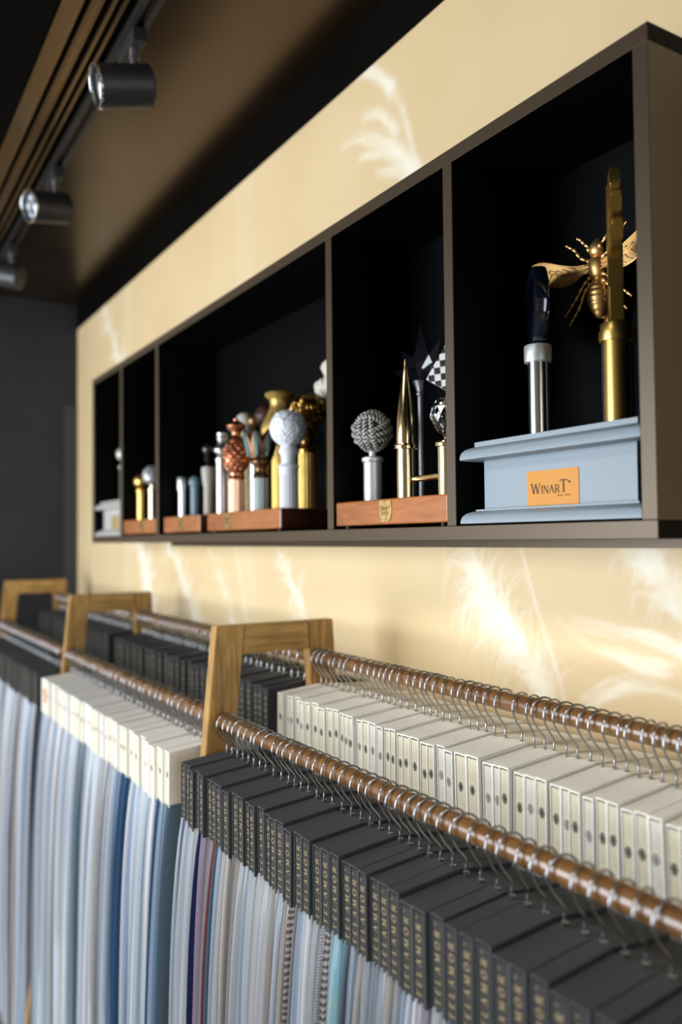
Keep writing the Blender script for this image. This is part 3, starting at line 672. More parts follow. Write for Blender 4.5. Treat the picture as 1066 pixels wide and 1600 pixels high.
wood_block(-2.1010, -1.8480, .733, .855, 'short wood display block at left of the wide middle compartment', -1.975)
wood_block(-1.2125, -.9090, .729, .862, 'reddish wood display block under the rope ball finial', -1.062)
wood_block(-2.4475, -2.1490, .729, .862, 'wood display block under the gold ball finial', -2.272)
def moulded_base(x0, x1, lab, mt, label_mat, glow=False, lx0=0, lx1=1):
    """plinth and cornice with an ogee edge; x0..x1 are the tips"""
    yt, yb = .728, .874; cx, cy = (x0+x1)/2, (yt+yb)/2; hx, hy = (x1-x0)/2, (yb-yt)/2
    t = empty('moulded_stand', (cx, cy, FLOOR), lab, 'display stand')
    def ring(bm, prof):
        rs = []
        for ins, z in prof: rs.append([bm.verts.new((sx*(hx-ins), sy*(hy-ins), z)) for sx, sy in ((-1, -1), (1, -1), (1, 1), (-1, 1))])
        for a, b_ in zip(rs, rs[1:]):
            for k in range(4): bm.faces.new((a[k], a[(k+1) % 4], b_[(k+1) % 4], b_[k]))
        bm.faces.new(rs[0]); bm.faces.new(rs[-1])
    bd = .0215
    og = [(0, 0), (0, .0035), (.0016, .009), (.0055, .0135), (.011, .0160), (.0150, .0168), (.0150, .0190), (bd, .0190)]
    bm = bmesh.new(); ring(bm, [(bd+.002, .012), (bd+.002, .1)]); obj('body', bm, mt, t, (0, 0, .003))
    bm = bmesh.new(); ring(bm, [(i, z+.0025) for i, z in og]); obj('plinth', bm, mt, t, smooth=True, auto=40)
    bm = bmesh.new(); ring(bm, [(bd, .0880), (.004, .0880), (0, .0895), (0, .0935), (.0016, .099), (.0055, .1035), (.011, .106), (.0145, .1066), (.0145, .1130), (.0150, .1135)])
    obj('cornice', bm, mt, t, smooth=True, auto=40)
    for sx in (-1, 1):
        for sy in (-1, 1):
            bm = bmesh.new(); lathe(bm, [(.006, .0003), (.006, .0028)], 12); obj('foot', bm, M['rubber'], t, (sx*(hx-.03), sy*(hy-.03), 0))
    bm = bmesh.new(); box(bm, lx0-cx, lx1-cx, 0, .0006, .0225, .0665); lb = obj('label_plate', bm, label_mat, t, (0, -hy+bd+.0012, 0))
    return t, lb, cx, hy-bd
t5, lb, cx, yy = moulded_base(-.8800, -.5810, 'blue grey moulded display stand with an orange WinarT label', M['blue_grey'], M['orange'], lx0=-.7745, lx1=-.6885)
def put(me, x, z, s, par):
    o = link('lettering', me, par, (x, -.0003, z)); o.scale = (s, 1, s); return o
me, L = text_mesh('lettering', [('W', 1.32), ('I', 1), ('N', 1), ('A', 1), ('R', 1)], M['label_dark'], gap=.10)
put(me, -.7670-cx, .0375, .0101, lb)
me, L2 = text_mesh('lettering', [('T', 1.45), ('*', 1.2)], M['label_dark'], gap=.1); put(me, -.7670-cx+L*.0101-.001, .0375, .0108, lb)
bm = bmesh.new()
for k in range(7):
    if k != 3: tube(bm, [(-.7225-cx+k*.0030, -.0004, .0335), (-.7225-cx+k*.0030+.0018, -.0004, .0348), (-.7225-cx+k*.0030+.0020, -.0004, .0333)], .00025, 4)
obj('small_print', bm, M['label_dark'], lb)
t1, lb1, cx1, _ = moulded_base(-2.7680, -2.4740, 'stone grey moulded display stand at the far left of the shelf', M['stone_grey'], mat('glossy gold label', (.85, .62, .28), .2, .6), lx0=-2.655, lx1=-2.568)
put(me, -2.64-cx1, .036, .0085, lb1)

# ------------------------------------------------------------------ finials
BT, CT = EZ+.0637, FLOOR+.1135                      # tops of wood blocks and moulded bases
def finial(x, y, z, lab, group='curtain pole finials on the shelf'):
    return empty('finial', (x, y, z), lab, 'finial', group)
def rnd(name, prof, mt, par, seg=32, fn=None, auto=38, loc=(0, 0, 0), rot=(0, 0, 0)):
    bm = bmesh.new(); lathe(bm, prof, seg, fn); return obj(name, bm, mt, par, loc, rot, smooth=True, auto=auto)
def pole(par, r, h, mt, flutes=0, depth=.13):
    if flutes:
        def fn(t, rr, z): return rr*(1-depth*(.5+.5*math.cos(flutes*t))**3)
        return rnd('pole', [(r, 0), (r, h)], mt, par, flutes*8, fn, auto=50)
    return rnd('pole', [(r, 0), (r, h*.5), (r, h)], mt, par)
def ball(zc, r, n=14, z0=-1, z1=1):
    a0, a1 = math.asin(z0), math.asin(z1)
    return [(max(.0005, r*math.cos(a0+(a1-a0)*k/n)), zc+r*math.sin(a0+(a1-a0)*k/n)) for k in range(n+1)]
def sphere_relief(name, par, zc, r, mt, fn, nu=110, nv=64):
    """ball displaced by fn(unit vector) -> added radius fraction"""
    bm = bmesh.new(); rings = []
    for j in range(nv+1):
        ph = PI*j/nv; ring = []
        for i in range(nu):
            th = 2*PI*i/nu; u = Vector((math.sin(ph)*math.cos(th), math.sin(ph)*math.sin(th), math.cos(ph)))
            if j in (0, nv): u = Vector((0, 0, 1 if j == 0 else -1))
            ring.append(bm.verts.new(u*r*(1+fn(u))+Vector((0, 0, zc))))
        rings.append(ring)
    for a, b_ in zip(rings, rings[1:]):
        for i in range(nu): bm.faces.new((a[i], a[(i+1) % nu], b_[(i+1) % nu], b_[i]))
    bmesh.ops.remove_doubles(bm, verts=bm.verts, dist=1e-6)
    return obj(name, bm, mt, par, smooth=True)
def fib(n, off=0):
    return [Vector((math.sqrt(max(0, 1-(1-2*(k+.5)/n)**2))*math.cos(k*2.39996+off), math.sqrt(max(0, 1-(1-2*(k+.5)/n)**2))*math.sin(k*2.39996+off), 1-2*(k+.5)/n)) for k in range(n)]
def rose_fn(cs, rad, depth, turns=2.2):
    def fn(u):
        best = max(cs, key=lambda c: c.dot(u)); d = math.acos(max(-1, min(1, best.dot(u))))
        e1 = best.orthogonal().normalized(); e2 = best.cross(e1); a = math.atan2(u.dot(e2), u.dot(e1)); q = d/rad
        if q > 1.25: return -depth*.8+depth*.6*math.sin(a*7+d*40)
        return depth*(.75*math.cos(2*PI*turns*q-a)+.5*(1-q))
    return fn
def floral_fn(cs, rad, depth):
    def fn(u):
        best = max(cs, key=lambda c: c.dot(u)); d = math.acos(max(-1, min(1, best.dot(u)))); q = d/rad
        e1 = best.orthogonal().normalized(); e2 = best.cross(e1); a = math.atan2(u.dot(e2), u.dot(e1))
        if q < .22: return depth*(1.2-q*2)
        pet = .62+.36*abs(math.cos(2.5*a))
        if q < pet: return depth*(.75-.35*abs(math.sin(2.5*a))-.25*q)
        s = math.sin(14*u.x+9*u.z+3*math.sin(7*u.y))*math.sin(11*u.y-8*u.z+2*math.sin(9*u.x))
        return depth*(.55 if s > .18 else (.55*(s+.1)/.28 if s > -.1 else 0))
    return fn
# --- wide middle compartment, short block
f = finial(-2.0715, .775, BT, 'plain satin silver pole with stepped end cap, leftmost on the short block'); pole(f, .0120, .075, M['silver'])
rnd('end_cap', [(.0150, .071), (.0156, .073), (.0156, .1035), (.0146, .1055)], M['silver'], f)
f = finial(-1.9830, .775, BT, 'slate blue ball finial on a matching pole on short block'); pole(f, .0122, .077, M['blue_paint']); rnd('ball', ball(.0865, .0165), M['blue_paint'], f)
f = finial(-1.8935, .775, BT, 'taupe pole finial with flared cup and glossy black ball'); pole(f, .0125, .072, M['taupe_paint'])
rnd('cup', [(.0130, .069), (.0145, .076), (.0172, .095), (.0182, .115), (.0178, .1172)], M['taupe_paint'], f)
rnd('ball', [(.0100, .1160), (.0100, .120), (.0065, .124), (.0060, .132), (.0115, .1370), (.0125, .1400), (.009, .1425)]+ball(.1620, .0165, 14, -.93, 1), M['gloss_black'], f)
# --- wide middle compartment, long block
f = finial(-1.8755, .80, EZ+.0637, 'turned silver finial on a silver pole behind copper pineapple')
f.location = (-1.7800, .762, BT); pole(f, .0145, .128, M['silver'])
rnd('head', [(.0150, .120), (.0158, .124), (.0158, .128), (.0125, .132), (.0118, .139), (.0190, .144), (.0200, .149), (.0178, .154), (.0125, .158), (.0100, .164), (.0098, .170), (.0118, .172), (.0122, .1765), (.0110, .1795), (.0123, .1815), (.0122, .187), (.0095, .189)], M['silver'], f)
f = finial(-1.6990, .762, BT, 'copper pineapple finial on a fluted pale copper pole'); pole(f, .0175, .073, M['copper_pale'], 16)
rnd('neck', [(.0160, .070), (.0160, .074), (.0190, .077), (.0175, .081), (.0160, .083), (.0165, .088), (.0150, .092)], M['copper'], f)
def pine(t, r, z):
    a = math.sin(10*t+z*330)*.5+.5; b_ = math.sin(10*t-z*330)*.5+.5
    return r*(1-.17*(1-min(1, 1.5*a**.5)*min(1, 1.5*b_**.5)))
pr = [(.0150+.0180*math.sin(PI*(k/70)**.92)**.75, .0905+.0690*k/70) for k in range(71)]
rnd('pineapple', pr, M['copper'], f, 200, pine, auto=None)
rnd('crown', [(.0160, .158), (.0175, .161), (.0140, .166), (.0105, .170), (.0100, .178), (.0125, .182), (.0215, .1905), (.0225, .1945), (.0195, .199), (.0120, .2035), (.0060, .207), (.0065, .2095), (.0030, .2125)], M['copper'], f, 40, lambda t, r, z: r*(1-.06*abs(math.sin(6*t)) if z > .18 else 1))
f = finial(-1.5745, .762, BT, 'bronze lotus cup finial with turquoise veins on a fluted pole'); pole(f, .0166, .070, M['verdi_pole'], 16)
rnd('neck', [(.0165, .068), (.0180, .071), (.0170, .075), (.0125, .080), (.0120, .086), (.0160, .094), (.0205, .100), (.0210, .1035), (.0195, .106)], M['bronze'], f)
rnd('calyx', [(.0195, .1050), (.0255, .114), (.0290, .127), (.0295, .140), (.0260, .150), (.0235, .150), (.0255, .138), (.020, .110)], M['bronze'], f, 40)
for k in range(8):                                  # petals: curved ribbed leaves around the cup
    a = 2*PI*(k+.5)/8-.35
    bm = bmesh.new(); rows = []
    for j in range(9):
        q = j/8; z = .106+.064*q; rr = .0215+.0105*math.sin(PI*min(1, q*1.15)*.62)+(.0055*q**3 if q > .5 else 0); ww = .0185*math.sin(PI*(.25+.745*q))**.7+.0006
        rows.append([bm.verts.new(((rr+.0028*(1-(s/2)**2)) * math.cos(a+s/2*ww/rr), (rr+.0028*(1-(s/2)**2))*math.sin(a+s/2*ww/rr), z)) for s in (-2, -1, 0, 1, 2)])
    for p, q in zip(rows, rows[1:]):
        for s in range(4): bm.faces.new((p[s], p[s+1], q[s+1], q[s]))
    bmesh.ops.solidify(bm, geom=list(bm.faces), thickness=.0022)
    pt = obj('petal', bm, M['bronze'], f, smooth=True)
    bm = bmesh.new()
    for s, zz in ((-.55, .055), (.55, .055), (-.25, .044), (.25, .044), (0, .060)):
        P = []
        for j in range(7):
            q = .12+.8*j/6*zz/.06; z = .106+.064*q; rr = .0215+.0105*math.sin(PI*min(1, q*1.15)*.62)+(.0055*q**3 if q > .5 else 0)+.0030
            aa = a+s*(.15+.85*j/6)*.0125/rr*(1-.45*(j/6)**2); P.append((rr*math.cos(aa), rr*math.sin(aa), z))
        tube(bm, P, .0006, 5)
    bmesh.ops.create_uvsphere(bm, u_segments=10, v_segments=6, radius=.0034, matrix=Matrix.Translation((.0275*math.cos(a), .0275*math.sin(a), .118)))
    obj('vein', bm, M['turquoise'], pt, smooth=True)
f = finial(-1.4540, .765, BT, 'white carved flower ball finial on a fluted white pole'); pole(f, .0178, .068, M['white'], 18)
rnd('neck', [(.0185, .066), (.0195, .069), (.0195, .073), (.0180, .077), (.0195, .0795), (.0200, .083), (.0185, .0865), (.0150, .090), (.0145, .099), (.0165, .107), (.0195, .1115), (.0200, .115), (.0185, .118), (.0170, .1205), (.0170, .124)], M['white'], f)
bm = bmesh.new()
for k in range(22): a = 2*PI*k/22; bmesh.ops.create_uvsphere(bm, u_segments=8, v_segments=6, radius=.0028, matrix=Matrix.Translation((.0192*math.cos(a), .0192*math.sin(a), .0830)))
obj('bead_ring', bm, M['white'], f, smooth=True)['kind'] = 'stuff'
sphere_relief('carved_ball', f, .1600, .0358, M['white'], floral_fn(fib(13, 2.15), .56, .085), 150, 90)
f = finial(-1.4824, .825, BT, 'antique gold rose ball finial on a fluted gold pole'); pole(f, .0200, .118, M['gold_satin'], 16)
rnd('neck', [(.0200, .115), (.0210, .118), (.0210, .122), (.0165, .127), (.0150, .136), (.0165, .146), (.0200, .154), (.0195, .158), (.0160, .161), (.0150, .168)], M['gold_old'], f)
sphere_relief('rose_ball', f, .2010, .0360, M['gold_old'], rose_fn(fib(14, .6), .50, .075), 150, 90)
f = finial(-1.6200, .832, BT, 'gold urn shaped finial with flat lip on a fluted gold pole'); pole(f, .0190, .124, M['gold_satin'], 16)
rnd('urn', [(.0190, .121), (.0225, .126), (.0225, .130), (.0160, .136), (.0160, .142), (.0300, .152), (.0400, .166), (.0420, .178), (.0395, .192), (.0300, .212), (.0235, .226), (.0215, .238), (.0235, .247), (.0310, .2535), (.0335, .257), (.0325, .2610), (.0250, .2650), (.0100, .2675)], M['gold_leaf'], f, 80,
    lambda t, r, z: r*(1+.035*math.sin(5*t+z*160)*math.sin(9*t-z*120)) if .15 < z < .235 else r)
f = finial(-1.8000, .830, BT, 'cream domed finial with gold bead collar behind copper pineapple'); pole(f, .0170, .175, M['gold_pale'], 14)
rnd('dome', [(.0170, .172), (.0210, .176), (.0215, .184), (.0185, .190), (.0205, .196)]+ball(.2200, .0235, 12, -.7, 1), M['cream'], f)
bm = bmesh.new()
for k in range(14):
    for zz in (.180, .188): a = 2*PI*(k+(zz > .184)*.5)/14; bmesh.ops.create_uvsphere(bm, u_segments=8, v_segments=6, radius=.0040, matrix=Matrix.Translation((.0195*math.cos(a), .0195*math.sin(a), zz)))
obj('bead_collar', bm, M['gold'], f, smooth=True)['kind'] = 'stuff'
f = finial(-1.7560, .836, BT, 'smoky bronze ball finial on a silver pole at the back'); pole(f, .0150, .185, M['silver'])
rnd('ball', [(.0150, .182), (.0170, .186), (.0120, .192), (.0100, .198)]+ball(.2190, .0200, 12, -.9, 1), M['bronze'], f)
f = finial(-1.6950, .836, BT, 'dark brown carved ball finial, back row, left of gold urn'); pole(f, .0150, .180, M['bronze'])
rnd('neck', [(.0150, .177), (.0170, .182), (.0110, .189), (.0100, .196)], M['darkred'], f)
sphere_relief('carved_ball', f, .2200, .0270, M['darkred'], rose_fn(fib(20, .3), .40, .06), 80, 48)
f = finial(-1.4700, .8710, BT, 'cream acanthus leaf finial on a fluted cream pole at the back'); pole(f, .0092, .225, M['cream'], 12)
rnd('collar', [(.0092, .236), (.0105, .237), (.0105, .239), (.0095, .241)], M['cream'], f)
hd = rnd('acanthus_head', [(.0100, .232)]+[(.0100+.016*math.sin(PI*(k/30)**.8)**.9, .236+.042*k/30) for k in range(31)]+[(.0090, .281), (.0125, .288), (.0155, .298), (.0135, .308), (.0050, .3140)], M['cream'], f, 96,
    lambda t, r, z: r*(1+.17*abs(math.sin(3.5*t+z*55))*math.sin(min(1, max(0, (z-.232)/.03))*PI/2)+.05*math.sin(11*t-z*300)), auto=None)
hd.scale = (1.75, .58, 1)
for k in range(7):                                  # curling leaf tips
    a = 2*PI*k/7; bm = bmesh.new(); P = catmull([(.020, 0, .248), (.026, 0, .255), (.029, 0, .265), (.026, 0, .271), (.022, 0, .268)], 4)
    tube(bm, P, [.0055*(1-.75*i/(len(P)-1)) for i in range(len(P))], 8); lf = obj('leaf', bm, M['cream'], hd, rot=(0, 0, a), smooth=True)
# --- second compartment
f = finial(-2.4040, .770, BT, 'polished gold ball finial on a gold pole, leftmost of three'); pole(f, .0135, .085, M['gold_satin'])
rnd('ball', [(.0150, .083), (.0165, .086), (.0165, .090), (.0120, .093)]+ball(.1160, .0235, 14, -.93, 1), M['gold_satin'], f)
def faceted(name, par, zc, r, mt, sub=2, sc=(1, 1, 1), loc=(0, 0, 0)):
    bm = bmesh.new(); bmesh.ops.create_icosphere(bm, subdivisions=sub, radius=r, matrix=Matrix.Translation((0, 0, zc)) @ Matrix.Diagonal((*sc, 1))); return obj(name, bm, mt, par, loc)
f = finial(-2.2960, .768, BT, 'clear faceted crystal ball finial on a pale gold pole'); pole(f, .0120, .083, M['gold_pale'])
rnd('collar', [(.0135, .081), (.0145, .084), (.0145, .087), (.008, .091), (.008, .098)], M['gold_pale'], f)
faceted('crystal_ball', f, .1270, .0295, M['silver'] if False else mat('silver leaf crystal', (.80, .82, .86), .16, .75), 2)
f = finial(-2.3600, .830, BT, 'slim pale gold pole finial with copper tip beside divider'); f.location = (-2.290, .836, BT)
pole(f, .0120, .100, M['gold_pale']); rnd('tip', [(.0120, .098), (.0150, .102), (.0110, .110), (.0100, .190), (.0165, .200), (.0185, .212), (.0150, .226), (.0050, .238)], M['copper'], f)
# --- first compartment
f = finial(-2.6900, .800, CT, 'pearl ball finial on a silver pole, far left compartment'); pole(f, .0120, .110, M['silver'])
rnd('ball', [(.0120, .108), (.0150, .112), (.0150, .117), (.0085, .124), (.0085, .135)]+ball(.1580, .0225, 14, -.9, 1)+[(.004, .181), (.0055, .190), (.0060, .2), (.0045, .212), (.0012, .216)], mat('pearl', (.66, .63, .55), .25, .3), f)
# --- fourth compartment
f = finial(-1.1560, .768, BT, 'grey twisted rope ball finial on a matt silver pole'); pole(f, .0153, .068, M['silver_matt'])
rnd('collar', [(.0155, .066), (.0180, .068), (.0186, .071), (.0180, .074), (.0120, .076), (.0060, .077), (.0055, .088)], M['silver_matt'], f)
Cc = Vector((0, 0, .1190)); 
rp2 = random.Random(5)
sphere_relief('rope_core', f, .1190, .0270, M['rope_dark'], lambda u: 0, 24, 16)
for ax, (e1, e2, e3) in enumerate((((1, 0, 0), (0, 1, 0), (0, 0, 1)), ((0, 1, 0), (0, 0, 1), (1, 0, 0)), ((0, 0, 1), (1, 0, 0), (0, 1, 0)))):
    e1, e2, e3 = Vector(e1), Vector(e2), Vector(e3); rotm = Matrix.Rotation(.55, 3, 'Z') @ Matrix.Rotation(.45, 3, 'X')
    for k in (-1, 0, 1):
        P = []; n_ = 150; off = k*.0102
        for i in range(n_):
            a = 2*PI*i/n_; rad = math.sqrt(.0300**2-off**2)+.0016*math.cos(2*a+ax*PI)*(1 if ax % 2 else 1)
            P.append(Cc+rotm @ (e1*rad*math.cos(a)+e2*rad*math.sin(a)+e3*off*(1+.25*math.cos(2*a))))
        for s in range(4):                          # four plies twisted together
            bm = bmesh.new(); Q = []
            for i in range(n_):
                tn = (P[(i+1) % n_]-P[i-1]).normalized(); up_ = (P[i]-Cc).normalized(); sd = tn.cross(up_)
                ang = 2*PI*(i*15/n_)+s*PI/2; Q.append(P[i]+up_*.0027*math.cos(ang)+sd*.0027*math.sin(ang))
            tube(bm, Q, .0021 if s % 2 == 0 else .0018, 5, closed=True)
            obj('rope_strand', bm, M['rope'] if s % 2 == 0 else M['rope_dark'], f, smooth=True)
f = finial(-1.0600, .768, BT, 'polished gold bullet shaped pointed finial on a gold pole'); pole(f, .0147, .079, M['gold_pale'])
rnd('ring', [(.0150, .0785), (.0180, .0795), (.0188, .083), (.0180, .0865), (.0150, .0875)], M['gold'], f)
rnd('spire', [(.0150+.0002, .0870), (.0152, .096)]+[(max(.0006, .0152*(1-(k/20)**1.75)), .096+.1270*k/20) for k in range(1, 21)], M['gold'], f)
f = finial(-.9560, .768, BT, 'faceted crystal ball finial on a gold pole with crossbar'); pole(f, .0142, .073, M['gold_pale'])
rnd('ring', [(.0145, .072), (.0172, .0735), (.0178, .077), (.0170, .080), (.0110, .083)], M['gold'], f)
rnd('crossbar', [(.0046, 0), (.0055, .003), (.0048, .006), (.0048, .073), (.0040, .0755)], M['gold'], f, 16, loc=(-.0120, 0, .0305), rot=(0, R(-90), 0))
bm = bmesh.new(); rings = []
for q, (rr, z) in enumerate([(.0045, .081), (.0060, .088), (.0150, .096), (.0225, .107), (.0255, .119), (.0235, .131), (.0160, .141), (.0070, .146)]):
    rings.append([bm.verts.new((rr*math.cos(2*PI*(k+.5*(q % 2))/12), rr*math.sin(2*PI*(k+.5*(q % 2))/12), z)) for k in range(12)])
for q, (a, b_) in enumerate(zip(rings, rings[1:])):
    for k in range(12):
        if q % 2 == 0: bm.faces.new((a[k], a[(k+1) % 12], b_[k])); bm.faces.new((a[(k+1) % 12], b_[(k+1) % 12], b_[k]))
        else: bm.faces.new((a[k], b_[(k+1) % 12], b_[k])); bm.faces.new((a[k], a[(k+1) % 12], b_[(k+1) % 12]))
bm.faces.new(rings[0]); bm.faces.new(rings[-1])
obj('crystal_ball', bm, M['glass'], f)
f = finial(-.9880, .826, BT, 'black and white checkerboard square finial standing on its corner'); f.location = (-1.0020, .826, BT); pole(f, .0110, .110, M['dark_metal'])
rnd('collar', [(.0120, .108), (.0150, .112), (.0120, .118), (.0100, .160)], M['chrome'], f)
bm = bmesh.new(); h_ = .0350
box(bm, -h_/1, h_/1, -.0095, .0095, -h_, h_, bev=.0012); cb = obj('checker_block', bm, M['checker'], f, (0, 0, .2005), (0, R(32), R(32)))
bm = bmesh.new()
for s in (-.0042, 0, .0042):
    for e in (-1, 1): box(bm, e*(h_+.0002)-.0008, e*(h_+.0002)+.0008, s-.0008, s+.0008, -h_+.002, h_-.002); box(bm, -h_+.002, h_-.002, s-.0008, s+.0008, e*(h_+.0002)-.0008, e*(h_+.0002)+.0008)
obj('edge_groove', bm, M['dark_metal'], cb)
f = finial(-1.1170, .842, BT, 'black faceted crystal leaf finial on a slim black pole'); pole(f, .0062, .180, M['dark_metal'])
rnd('socket', [(.0062, .178), (.0085, .181), (.0085, .184), (.0070, .186), (.0120, .200), (.0140, .204)], M['dark_metal'], f)
def crystal_pts(cx, cz, ang, l, wd, th):
    c, s = math.cos(ang), math.sin(ang); P = [(0, 0), (wd, l*.45), (0, l), (-wd, l*.45)]
    bm = bmesh.new(); ring = [bm.verts.new((cx+x*c+z*s, 0, cz-x*s+z*c)) for x, z in P]
    for y in (-th, th):
        a = bm.verts.new((cx+0*c+l*.30*s, y, cz+l*.30*c)); b_ = bm.verts.new((cx+l*.62*s, y*.8, cz+l*.62*c))
        bm.faces.new((ring[0], ring[1], a)); bm.faces.new((ring[1], b_, a)); bm.faces.new((ring[1], ring[2], b_)); bm.faces.new((ring[2], ring[3], b_)); bm.faces.new((ring[3], a, b_)); bm.faces.new((ring[3], ring[0], a))
    return bm
for ang, l, wd, z_ in ((0, .102, .022, .200), (-42, .088, .018, .204), (42, .082, .018, .204), (-76, .086, .015, .214), (76, .062, .014, .214)):
    obj('crystal_leaf', crystal_pts(0, z_, R(ang), l, wd, .011), M['black_glass'], f)
f = finial(-.940, .848, BT, 'amber ring finial peeping over the checkerboard square'); f.location = (-.990, .8735, BT); pole(f, .0110, .205, M['dark_metal'])
bm = bmesh.new(); tube(bm, [(.0260*math.cos(2*PI*k/32), 0, .2370+.0260*math.sin(2*PI*k/32)) for k in range(32)], .0060, 10, closed=True); obj('ring', bm, M['amber'], f, smooth=True)
rnd('heart', ball(.2370, .0160, 10), mat('blush glass', (.75, .55, .45), .1, spec=.7), f, loc=(0, 0, 0))
# --- fifth compartment
f = finial(-.8005, .800, CT, 'dark blue glass disc finial on a polished silver pole'); pole(f, .0138, .110, M['silver'] if False else mat('brushed steel pole', (.72, .72, .74), .2, 1))
rnd('collar', [(.0150, .103), (.0178, .1035), (.0184, .105), (.0184, .1250), (.0175, .1266), (.006, .127)], M['silver_matt'], f)
bm = bmesh.new(); lathe(bm, [(.0400, -.0105), (.0470, -.0105), (.0520, -.0085), (.0530, -.004), (.0530, .004), (.0520, .0085), (.0470, .0105), (.0400, .0105)], 56)
d = obj('glass_disc', bm, M['blue_glass'], f, (0, 0, .1790), (R(90), 0, R(-37.5)), smooth=True, auto=30)
bm = bmesh.new(); lathe(bm, [(.0005, -.0112), (.0420, -.0112), (.0425, -.0100)], 48); obj('disc_face', bm, M['dark_metal'], d, smooth=True, auto=30)
f = finial(-.6570, .785, CT, 'satin gold leaf branch finial seen edge on, gold pole'); pole(f, .0155, .106, M['gold_satin'])
rnd('collar', [(.0160, .100), (.0182, .1005), (.0187, .102), (.0187, .1200), (.0178, .1215), (.0100, .122)], M['gold_satin'], f)
def leaf_poly(cx, cz, ang, l, wd, n=9):
    L = []
    for k in range(2*n):
        q = k/n if k <= n else (2*n-k)/n; s = 1 if k <= n else -1
        x = s*wd*math.sin(PI*q**.85); z = l*q; c, sn = math.cos(ang), math.sin(ang); L.append((cx+x*c+z*sn, cz-x*sn+z*c))
    return L
rz = R(-40)
for nm, poly_, th in (('stem', [(-.011, .120), (.011, .120), (.0085, .165), (.0100, .210), (.0060, .2870), (-.0060, .2870), (-.0100, .210), (-.0085, .165)], .0085),):
    bm = bmesh.new(); prism(bm, poly_, -th, th); bmesh.ops.bevel(bm, geom=list(bm.edges), offset=.0015, segments=2, affect='EDGES'); obj(nm, bm, M['gold_satin'], f, rot=(0, 0, R(-46)), smooth=True, auto=35)
for cz, ang, l, wd, th in ((.205, -62, .055, .015, .0065), (.205, 62, .055, .015, .0065), (.235, -55, .052, .015, .006), (.235, 55, .052, .015, .006), (.262, 0, .0430, .016, .0060), (.262, -32, .045, .013, .006), (.262, 32, .045, .013, .006)):
    bm = bmesh.new(); prism(bm, leaf_poly(0, cz, R(ang), l, wd), -th, th); bmesh.ops.bevel(bm, geom=[e for e in bm.edges if e.calc_length() > .002], offset=.0012, segments=2, affect='EDGES'); obj('leaf', bm, M['gold_satin'], f, rot=(0, 0, R(-46)), smooth=True, auto=35)
# bee
f = finial(-.7000, .835, CT, 'bronzed gold bee finial with spread veined wings'); pole(f, .0130, .130, M['dark_metal'])
f.location = (-.7386, .872, CT)
rnd('collar', [(.0140, .126), (.0165, .128), (.0165, .140), (.0100, .144), (.0090, .170)], M['bee_gold'], f)
bee = empty('bee', (0, 0, 0)); bpy.data.objects.remove(bee)
bz = .2225                                          # height of the thorax above the base top
bm = bmesh.new(); pr = [(.0008, -.0665)]+[(max(.0008, .0158*math.sin(PI*(.06+.80*k/36))**.75*(1+.07*abs(math.sin(k*PI/5)))), -.0660+.0525*k/36) for k in range(37)]
lathe(bm, pr, 28); ab = obj('abdomen', bm, M['bee_gold'], f, (0, -.020, bz), smooth=True)
bm = bmesh.new(); lathe(bm, [(.0090, -.0150), (.0130, -.0110), (.0142, 0), (.0132, .0110), (.0095, .0150)], 28, lambda t, r, z: r*(1+.05*math.sin(9*t+z*900)*math.sin(7*t-z*700))); obj('thorax', bm, M['bee_gold'], f, (0, -.020, bz), smooth=True)
bm = bmesh.new(); lathe(bm, [(.0075, .0140), (.0115, .0170), (.0130, .0230), (.0110, .0310), (.0060, .0375), (.0010, .0400)], 24); obj('head', bm, M['bee_gold'], f, (0, -.020, bz), smooth=True)
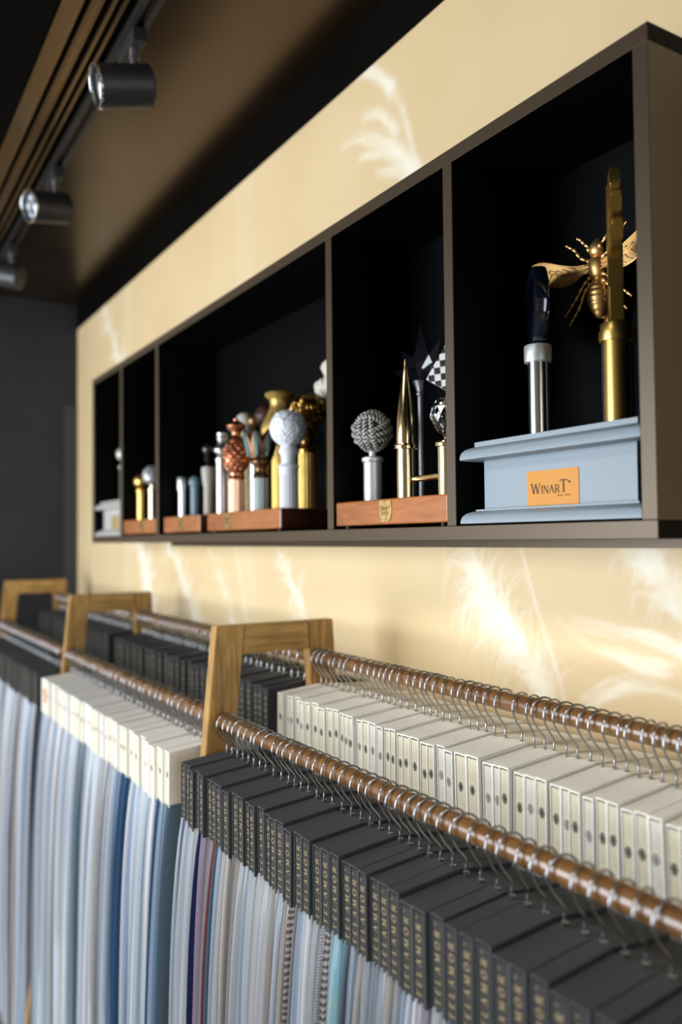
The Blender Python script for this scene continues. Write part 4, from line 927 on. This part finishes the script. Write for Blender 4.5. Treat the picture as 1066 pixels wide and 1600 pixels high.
for s in (-1, 1):
    bm = bmesh.new(); bmesh.ops.create_uvsphere(bm, u_segments=12, v_segments=8, radius=.0040, matrix=Matrix.Translation((s*.0095, -.008, .026))); obj('eye', bm, M['bee_gold'], f, (0, -.020, bz), smooth=True)
    # wing: outline swept outward, veins raised on its face
    up_e = [(.010, .006), (.035, .010), (.062, .020), (.085, .0295), (.102, .0315), (.110, .026)]; lo_e = [(.108, .016), (.096, .004), (.080, -.004), (.064, -.011), (.048, -.0130), (.034, -.0100), (.022, -.0045), (.010, -.004)]
    out = [(s*x, z) for x, z in up_e+lo_e]
    bm = bmesh.new(); prism(bm, out, -.0016, .0016); bmesh.ops.triangulate(bm, faces=[fc for fc in bm.faces if len(fc.verts) > 4]); wg = obj('wing', bm, M['bee_gold'], f, (0, -.026, bz), (0, 0, R(-s*4)))
    bm = bmesh.new(); tube(bm, catmull([(x*s, -.0018, z) for x, z in up_e+lo_e], 2), .0014, 6)
    tube(bm, catmull([(s*.010, -.0018, .001), (s*.045, -.0018, .002), (s*.075, -.0018, .011), (s*.104, -.0018, .022)], 3), .0013, 6)
    for k in range(7):
        x = .028+k*.011; zc = .001+max(0, (x-.045))*.28
        tube(bm, catmull([(s*x, -.0018, zc), (s*(x+.006), -.0018, zc+.006), (s*(x+.015), -.0018, zc+.0105)], 2), .0009, 5)
        tube(bm, catmull([(s*x, -.0018, zc), (s*(x+.005), -.0018, zc-.006), (s*(x+.013), -.0018, zc-.0105)], 2), .0009, 5)
    obj('wing_vein', bm, M['bee_gold'], wg, smooth=True)
    legs = [[(.006, .026), (.018, .036), (.026, .0445), (.032, .0485)], [(.010, .010), (.026, .020), (.036, .033), (.047, .0415), (.0505, .044)], [(.010, -.010), (.022, -.018), (.034, -.032), (.046, -.0430), (.056, -.0520)], [(.010, -.018), (.020, -.028), (.030, -.046), (.040, -.0575), (.048, -.0660)]]
    for lg in legs:
        P = catmull([(s*x, 0, z) for x, z in lg], 8); bm = bmesh.new()
        tube(bm, P, [(.0027-.0010*i/len(P))*(1+.28*math.sin(i*PI/2.6)) for i in range(len(P))], 8); obj('leg', bm, M['bee_gold'], f, (0, -.026, bz), smooth=True)
